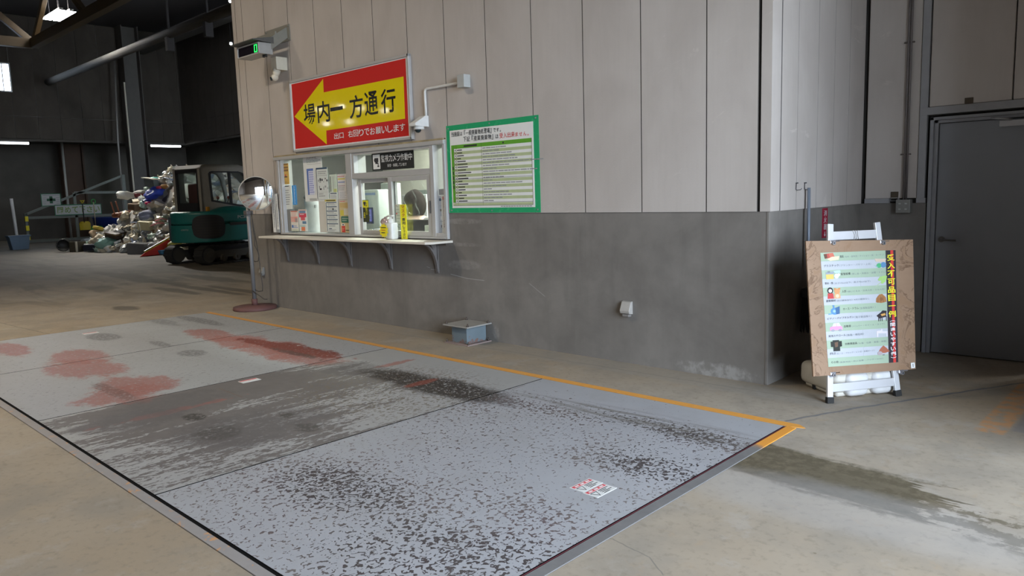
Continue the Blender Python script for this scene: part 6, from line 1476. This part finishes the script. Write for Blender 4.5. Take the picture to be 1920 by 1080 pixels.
def heap_mat():
    q = NT('mixed_rubbish'); vo = q.N.new('ShaderNodeTexVoronoi'); vo.inputs['Scale'].default_value = 4.5; q.L.new(q.pos, vo.inputs['Vector'])
    r = q.N.new('ShaderNodeValToRGB'); sp_ = q.N.new('ShaderNodeSeparateColor'); q.L.new(vo.outputs['Color'], sp_.inputs[0]); q.L.new(sp_.outputs[0], r.inputs[0]); r.color_ramp.interpolation = 'CONSTANT'
    cs = [(0, (.40, .38, .34)), (.3, (.16, .15, .13)), (.5, (.52, .52, .50)), (.68, (.20, .14, .09)), (.78, (.30, .33, .28)), (.88, (.06, .06, .06)), (.94, (.10, .14, .22))]
    e = r.color_ramp.elements
    e[0].position = 0; e[0].color = (*cs[0][1], 1); e[1].position = cs[1][0]; e[1].color = (*cs[1][1], 1)
    for p_, c_ in cs[2:]: k = e.new(p_); k.color = (*c_, 1)
    return q.out(r.outputs[0], 0.6)
o = MB().grid(heapfn, 110, 60).build('rubbish_heap', heap_mat()); tag(o, 'heap of mixed loose plastic rubbish piled on the floor behind the excavator', 'rubbish heap', kind='stuff')
rr = random.Random(11)
def pt(px, py, lift=0.0):
    """first point of the heap or floor along the sight line"""
    d = (RX * (px - 960) + RY * (py - 540) + RZ * F_PX).normalized(); tt = 14.0
    while tt < 40:
        p = CAM + d * tt
        if p.z <= max(0.0, heap_h(p.x, p.y)) + .0: return Vector((p.x, p.y, max(0.0, heap_h(p.x, p.y)) + lift))
        tt += .02
    return CAM + d * 30
FILM_W = flat('white_film', (0.74, 0.74, 0.70), 0.3, 0, .15, 9, .6); FILM_C = flat('cream_film', (0.66, 0.58, 0.43), 0.35, 0, .15, 9); FILM_G = flat('green_grey_film', (0.36, 0.48, 0.41), 0.35, 0, .2, 9); FILM_S = flat('silver_film', (0.50, 0.52, 0.53), 0.22, 0.5, .2, 9); FILM_B = flat('blue_grey_film', (0.27, 0.32, 0.42), 0.35, 0, .2, 9)
# proto meshes shared by the many look-alike pieces
def proto(fn, mat, name):
    m = MB(); fn(m); o_ = m.build(name, mat); COL.objects.unlink(o_); return o_
def f_bag(sd): return lambda m: (m.ball((0, 0, .10), .19, 0, 3, (1.1, .9, .75), .5, seed=sd), m.ball((.06, .02, .25), .055, 0, 1, (.7, .7, 1.4), .3, seed=sd + 1))
def f_sheet(sd):
    r_ = random.Random(sd); a, b_ = r_.uniform(5, 9), r_.uniform(5, 9)
    return lambda m: m.grid(lambda u_, v_: ((u_ - .5) * .5, (v_ - .5) * .38, .08 + .10 * mnoise.noise(Vector((u_ * 3 + sd, v_ * 3, 0))) + .05 * mnoise.noise(Vector((u_ * a, v_ * b_, sd)))), 14, 12, 0, False)
def f_bottle(m): m.lathe([(0, 0), (.05, 0), (.055, .02), (.055, .15), (.02, .21), (.02, .235), (0, .235)], 0, 12)
def f_tray(m):
    m.prism([(-.16, 0), (.16, 0), (.20, .11), (.18, .11), (.15, .015), (-.15, .015), (-.18, .11), (-.20, .11)], 0, -.13, .13); m.box(-.13, -.115, -.17, .17, 0, .10); m.box(.115, .13, -.17, .17, 0, .10)
def f_case(m): m.box(-.16, .16, -.12, .12, 0, .16, 0, .012); m.box(-.165, .165, -.125, .125, .14, .165, 0, .006)
def f_tub(m): m.lathe([(0, 0), (.10, 0), (.13, .18), (.14, .185), (.125, .19), (.095, .015), (0, .015)], 0, 18)
P = {'bag': [proto(f_bag(s_), mt, 'plastic_bag') for s_, mt in ((1, FILM_W), (4, FILM_C), (8, FILM_C), (12, FILM_W), (15, FILM_G), (21, FILM_S), (24, FILM_W))],
     'sheet': [proto(f_sheet(s_), mt, 'plastic_film') for s_, mt in ((2, FILM_W), (5, FILM_S), (9, FILM_W), (13, FILM_G), (17, FILM_C), (19, FILM_B))],
     'bottle': [proto(f_bottle, mt, 'plastic_bottle') for mt in (FILM_W, FILM_S, FILM_C)],
     'tray': [proto(f_tray, mt, 'plastic_tray') for mt in (FILM_W, FILM_C, FILM_S)],
     'case': [proto(f_case, mt, 'plastic_case') for mt in (FILM_W, FILM_C, GREYP)],
     'tub': [proto(f_tub, mt, 'plastic_tub') for mt in (FILM_W, FILM_C, FILM_S)]}
LAB = {'bag': ('crumpled pale plastic bag lying in the mixed rubbish heap', 'bag', 'pale plastic bags in the heap'),
       'sheet': ('creased piece of pale plastic film lying in the mixed rubbish heap', 'plastic film', 'plastic film pieces in the heap'),
       'bottle': ('pale plastic bottle lying in the mixed rubbish heap', 'bottle', 'plastic bottles in the heap'),
       'tray': ('pale open plastic tray tipped in the mixed rubbish heap', 'tray', 'plastic trays in the heap'),
       'case': ('pale boxy plastic case lying in the mixed rubbish heap', 'case', 'plastic cases in the heap'),
       'tub': ('pale round plastic tub lying in the mixed rubbish heap', 'tub', 'plastic tubs in the heap')}
def drop(kind, p, s_, rot=None):
    o_ = rr.choice(P[kind]).copy(); COL.objects.link(o_); o_.location = p; o_.scale = (s_,) * 3
    o_.rotation_euler = rot or (rr.uniform(-.5, .5), rr.uniform(-.5, .5), rr.uniform(0, 6.28)); tag(o_, LAB[kind][0], LAB[kind][1], LAB[kind][2]); return o_
def nrm_up(p): return p + Vector((.02, -.05, .0))
n_ = 0
while n_ < 330:
    x = rr.uniform(-26.6, -18.9); v_ = rr.random() ** 1.3 * 2.6; y = front_y(x) + .05 + v_; h = heap_h(x, y)
    if x > -23.4 and h > 1.7 - max(0.0, x + 22.0) * .05: continue
    if x > -20.2 and rr.random() < .35: continue
    k = rr.choices(['bag', 'sheet', 'bottle', 'tray', 'case', 'tub'], [7, 6, 4, 2, 2, 2])[0]
    drop(k, Vector((x, y, max(0.0, h - .03))), rr.uniform(.45, 1.0) if x < -20.5 else rr.uniform(.7, 1.4)); n_ += 1
# pieces one can tell apart
def put(o_, px, py, lift, lab, cat, rot=(0, 0, 0)):
    o_.location = pt(px, py, lift); o_.rotation_euler = rot; return tag(o_, lab, cat)
C1 = lambda n__, c, r_=.5: flat(n__, c, r_)
put(MB().box(-.32, .32, -.22, .22, 0, .36, 0, .01).box(-.28, .28, -.19, .19, .34, .365, 1).build('grey_crate', [C1('grey_crate_plastic', (.13, .135, .14)), BLACK]), 264, 476, -.02, 'grey plastic crate on the floor at the foot of the rubbish heap', 'crate', (0, .06, .5))
o_ = put(MB().prism([(-.80, 0), (.45, 0), (.62, .22), (.50, .52), (.30, .52), (-.50, .16)], 0, -.04, .04).build('red_board', C1('red_plastic', (.52, .035, .035), .4)), 296, 477, 0, 'flat red plastic board leaning at the foot of the heap near the excavator', 'board', (0, -.45, 0)); o_.matrix_world = Matrix.Translation(o_.location + Vector((.30, .0, 0))) @ Matrix.Rotation(.35, 4, 'Z') @ Matrix.Rotation(-.45, 4, 'Y')
bx_ = o_.location.x
o_ = put(MB().box(-.03, .03, -.50, .50, 0, .03).box(-.031, .031, -.50, .50, .03, .05, 1).build('striped_strip', [C1('yellow_strip', (.55, .42, .05)), BLACK]), 292, 464, 0, 'yellow and black striped strip lying over the red board', 'strip'); o_.matrix_world = Matrix.Translation(at((295, 460), 0, bx_ + .12)) @ Matrix.Rotation(.35, 4, 'Z') @ Matrix.Rotation(.36, 4, 'X')
put(MB().box(-.22, .22, -.20, .20, 0, .28, 0, .01).build('cream_box', C1('pale_yellow_card', (.60, .55, .34))), 277, 428, -.05, 'pale yellow box in the middle of the rubbish heap', 'box', (.12, .1, .5))
put(MB().box(-.02, .02, -.05, .05, 0, .45).build('cream_lath', CREAM), 268, 441, -.05, 'cream lath standing left of the pale yellow box', 'lath', (.2, 0, .3))
put(MB().box(-.13, .13, -.22, .22, 0, .14, 0, .02).build('dark_red_case', C1('dark_red_plastic', (.16, .02, .025))), 262, 370, .05, 'dark red case on the white sack near the top of the heap', 'case', (0, 0, .35))
m = MB(); m.ball((0, 0, .12), .30, 0, 3, (.9, 1.3, .62), .35, seed=31); put(m.build('blue_tarp', C1('blue_tarpaulin', (.03, .055, .34), .4)), 293, 366, -.05, 'crumpled bright blue tarpaulin near the top of the heap', 'tarpaulin', (.3, 0, .4))
m = MB(); m.ball((0, 0, .08), .17, 0, 2, (.9, 1.2, .6), .4, seed=35); put(m.build('blue_cloth', C1('blue_tarpaulin', (.03, .055, .34), .4)), 276, 382, -.03, 'small blue cloth below the dark red case', 'cloth')
m = MB(); m.ball((0, -.45, .10), .20, 0, 3, (.8, 1.7, .75), .3, seed=37); m.ball((0, .25, .16), .20, 0, 3, (.8, 1.8, .7), .3, seed=38); put(m.build('white_sack', FILM_W), 256, 372, -.08, 'long white sack draped across the top left of the heap', 'sack', (-.06, 0, .35))
m = MB(); m.ball((0, 0, .06), .11, 0, 2, (.9, 1.1, .7), .3, seed=41); put(m.build('red_cloth', C1('crimson_cloth', (.42, .03, .06))), 300, 362, .10, 'small crimson cloth on the blue tarpaulin', 'cloth')
m = MB(); m.ball((0, -.08, .05), .09, 0, 2, (1, 1.2, .7), .3, seed=43); m.ball((0, .09, .06), .09, 0, 2, (1, 1, .8), .3, seed=44); put(m.build('pink_toy', C1('hot_pink_plastic', (.55, .03, .11), .35)), 283, 386, .03, 'hot pink crumpled plastic toy in the upper heap', 'toy')
t = put(bpy.data.objects.new('brown_stool', None), 235, 402, -.05, 'reddish brown wooden stool lying with two legs up at the left of the heap', 'stool', (.15, 0, .3)); COL.objects.link(t)
WD = C1('red_brown_wood', (.20, .065, .03)); MB().box(-.18, .18, -.40, .40, 0, .16, 0, .05).build('stool_seat', WD, t)
for y in (-.38, -.20): MB().cyl((0, y, .1), (0, y - .04, .55), .022).build('leg', WD, t)
m = MB(); m.box(-.2, .2, -.24, .24, 0, .22, 0, .02); put(m.build('wicker_box', C1('brown_wicker', (.15, .095, .06), .8)), 258, 391, -.06, 'brown wicker box below the white sack', 'box', (0, .1, .2))
t = put(bpy.data.objects.new('teal_hamper', None), 291, 350, -.02, 'clear hamper with a teal lid on top of the rubbish heap', 'hamper', (0, .15, .45)); COL.objects.link(t)
MB().prism([(-.26, 0), (.26, 0), (.32, .26), (-.32, .26)], 0, -.2, .2).build('hamper_body', C1('murky_plastic', (.14, .16, .15), .3), t); m = MB(); m.ball((0, .05, .26), .26, 0, 2, (.9, 1.1, .35)); m.build('hamper_lid', C1('teal_plastic', (.07, .32, .28), .4), t); MB().box(-.22, .22, -.42, -.05, .27, .31, 0, .01).build('hamper_flap', CREAM, t)
m = MB(); m.ball((0, 0, .05), .10, 0, 2, (1, 1.3, .8), .3, seed=47); put(m.build('orange_cloth', C1('orange_brown_cloth', (.35, .17, .05), .7)), 308, 354, .02, 'orange brown cloth at the top of the heap right of the hamper', 'cloth')
m = MB(); m.box(-.25, .25, -.30, .30, 0, .17, 0, .015); m.box(-.26, .26, -.31, .31, .12, .14, 1); put(m.build('dark_suitcase', [C1('black_brown_case', (.045, .03, .022)), C1('tan_band', (.25, .16, .06))]), 221, 443, -.03, 'dark brown case with a tan band at the lower left of the heap', 'case', (.1, .15, .4))
m = MB(); m.box(-.16, .16, -.30, .30, 0, .12, 0, .03); put(m.build('yellow_cushion', C1('mustard_cloth', (.42, .33, .05), .7)), 192, 434, -.02, 'mustard yellow cushion at the left end of the heap', 'cushion', (-.35, .1, .3))
m = MB(); m.box(-.24, .24, -.27, .27, 0, .20, 0, .03); put(m.build('navy_bag', C1('navy_cloth', (.012, .014, .03), .8)), 178, 469, 0, 'black navy bag on the floor at the left foot of the heap', 'bag', (0, 0, .5))
m = MB(); m.cyl((0, -.32, .14), (0, .30, .16), .13, n=16); put(m.build('silver_drum', C1('pale_blue_silver', (.42, .48, .50), .25)), 168, 455, -.09, 'pale silver cylinder lying at the left end of the heap', 'cylinder', (0, 0, .4))
m = MB(); m.ball((0, 0, .13), .24, 0, 3, (.7, 1.0, .75), .35, seed=51); put(m.build('peach_bag', C1('peach_film', (.56, .42, .27), .4)), 183, 446, -.02, 'peach coloured bag above the silver cylinder', 'bag')
m = MB(); m.ball((0, 0, .16), .30, 0, 3, (.8, 1.1, .7), .45, seed=53); put(m.build('green_bag', C1('sea_green_film', (.17, .30, .25), .35)), 203, 466, -.02, 'sea green translucent bag on the floor at the left foot of the heap', 'bag')
m = MB(); m.ball((0, 0, .12), .17, 0, 3, (.9, 1.0, .9), .12, seed=55); put(m.build('white_ball', FILM_W), 268, 416, .02, 'round pale ball in the middle of the heap', 'ball')
m = MB(); m.ball((0, 0, .12), .26, 0, 3, (.8, 1.2, .75), .25, seed=57); put(m.build('grey_blue_pillow', C1('grey_blue_cloth', (.20, .22, .30), .7)), 279, 412, -.02, 'grey blue pillow in the middle of the heap', 'pillow')
m = MB(); m.tube([(0, -.3, .05), (.1, -.1, .15), (.05, .15, .12), (.1, .3, .2), (0, .1, .28), (.05, -.15, .22)], .018); put(m.build('pink_tangle', C1('pink_cord', (.55, .17, .20))), 300, 430, .05, 'tangle of pink cord at the right of the heap', 'cord')
m = MB(); m.box(-.12, .12, -.33, .33, 0, .13, 0, .02); put(m.build('blue_box', C1('mid_blue_plastic', (.04, .15, .28), .4)), 314, 476, 0, 'blue plastic box on the floor near the excavator track', 'box', (0, 0, .4))
m = MB(); m.ball((0, 0, .14), .24, 0, 2, (.9, 1.1, .7), .25, seed=61); put(m.build('olive_bag', C1('olive_yellow_film', (.28, .26, .03), .5)), 330, 469, 0, 'olive yellow bag beside the excavator track', 'bag')
m = MB(); m.ball((0, 0, .14), .26, 0, 3, (.9, 1.2, .55), .5, seed=63); put(m.build('clear_bag', FILM_S), 297, 474, .02, 'silvery crumpled bag in front of the red board', 'bag')
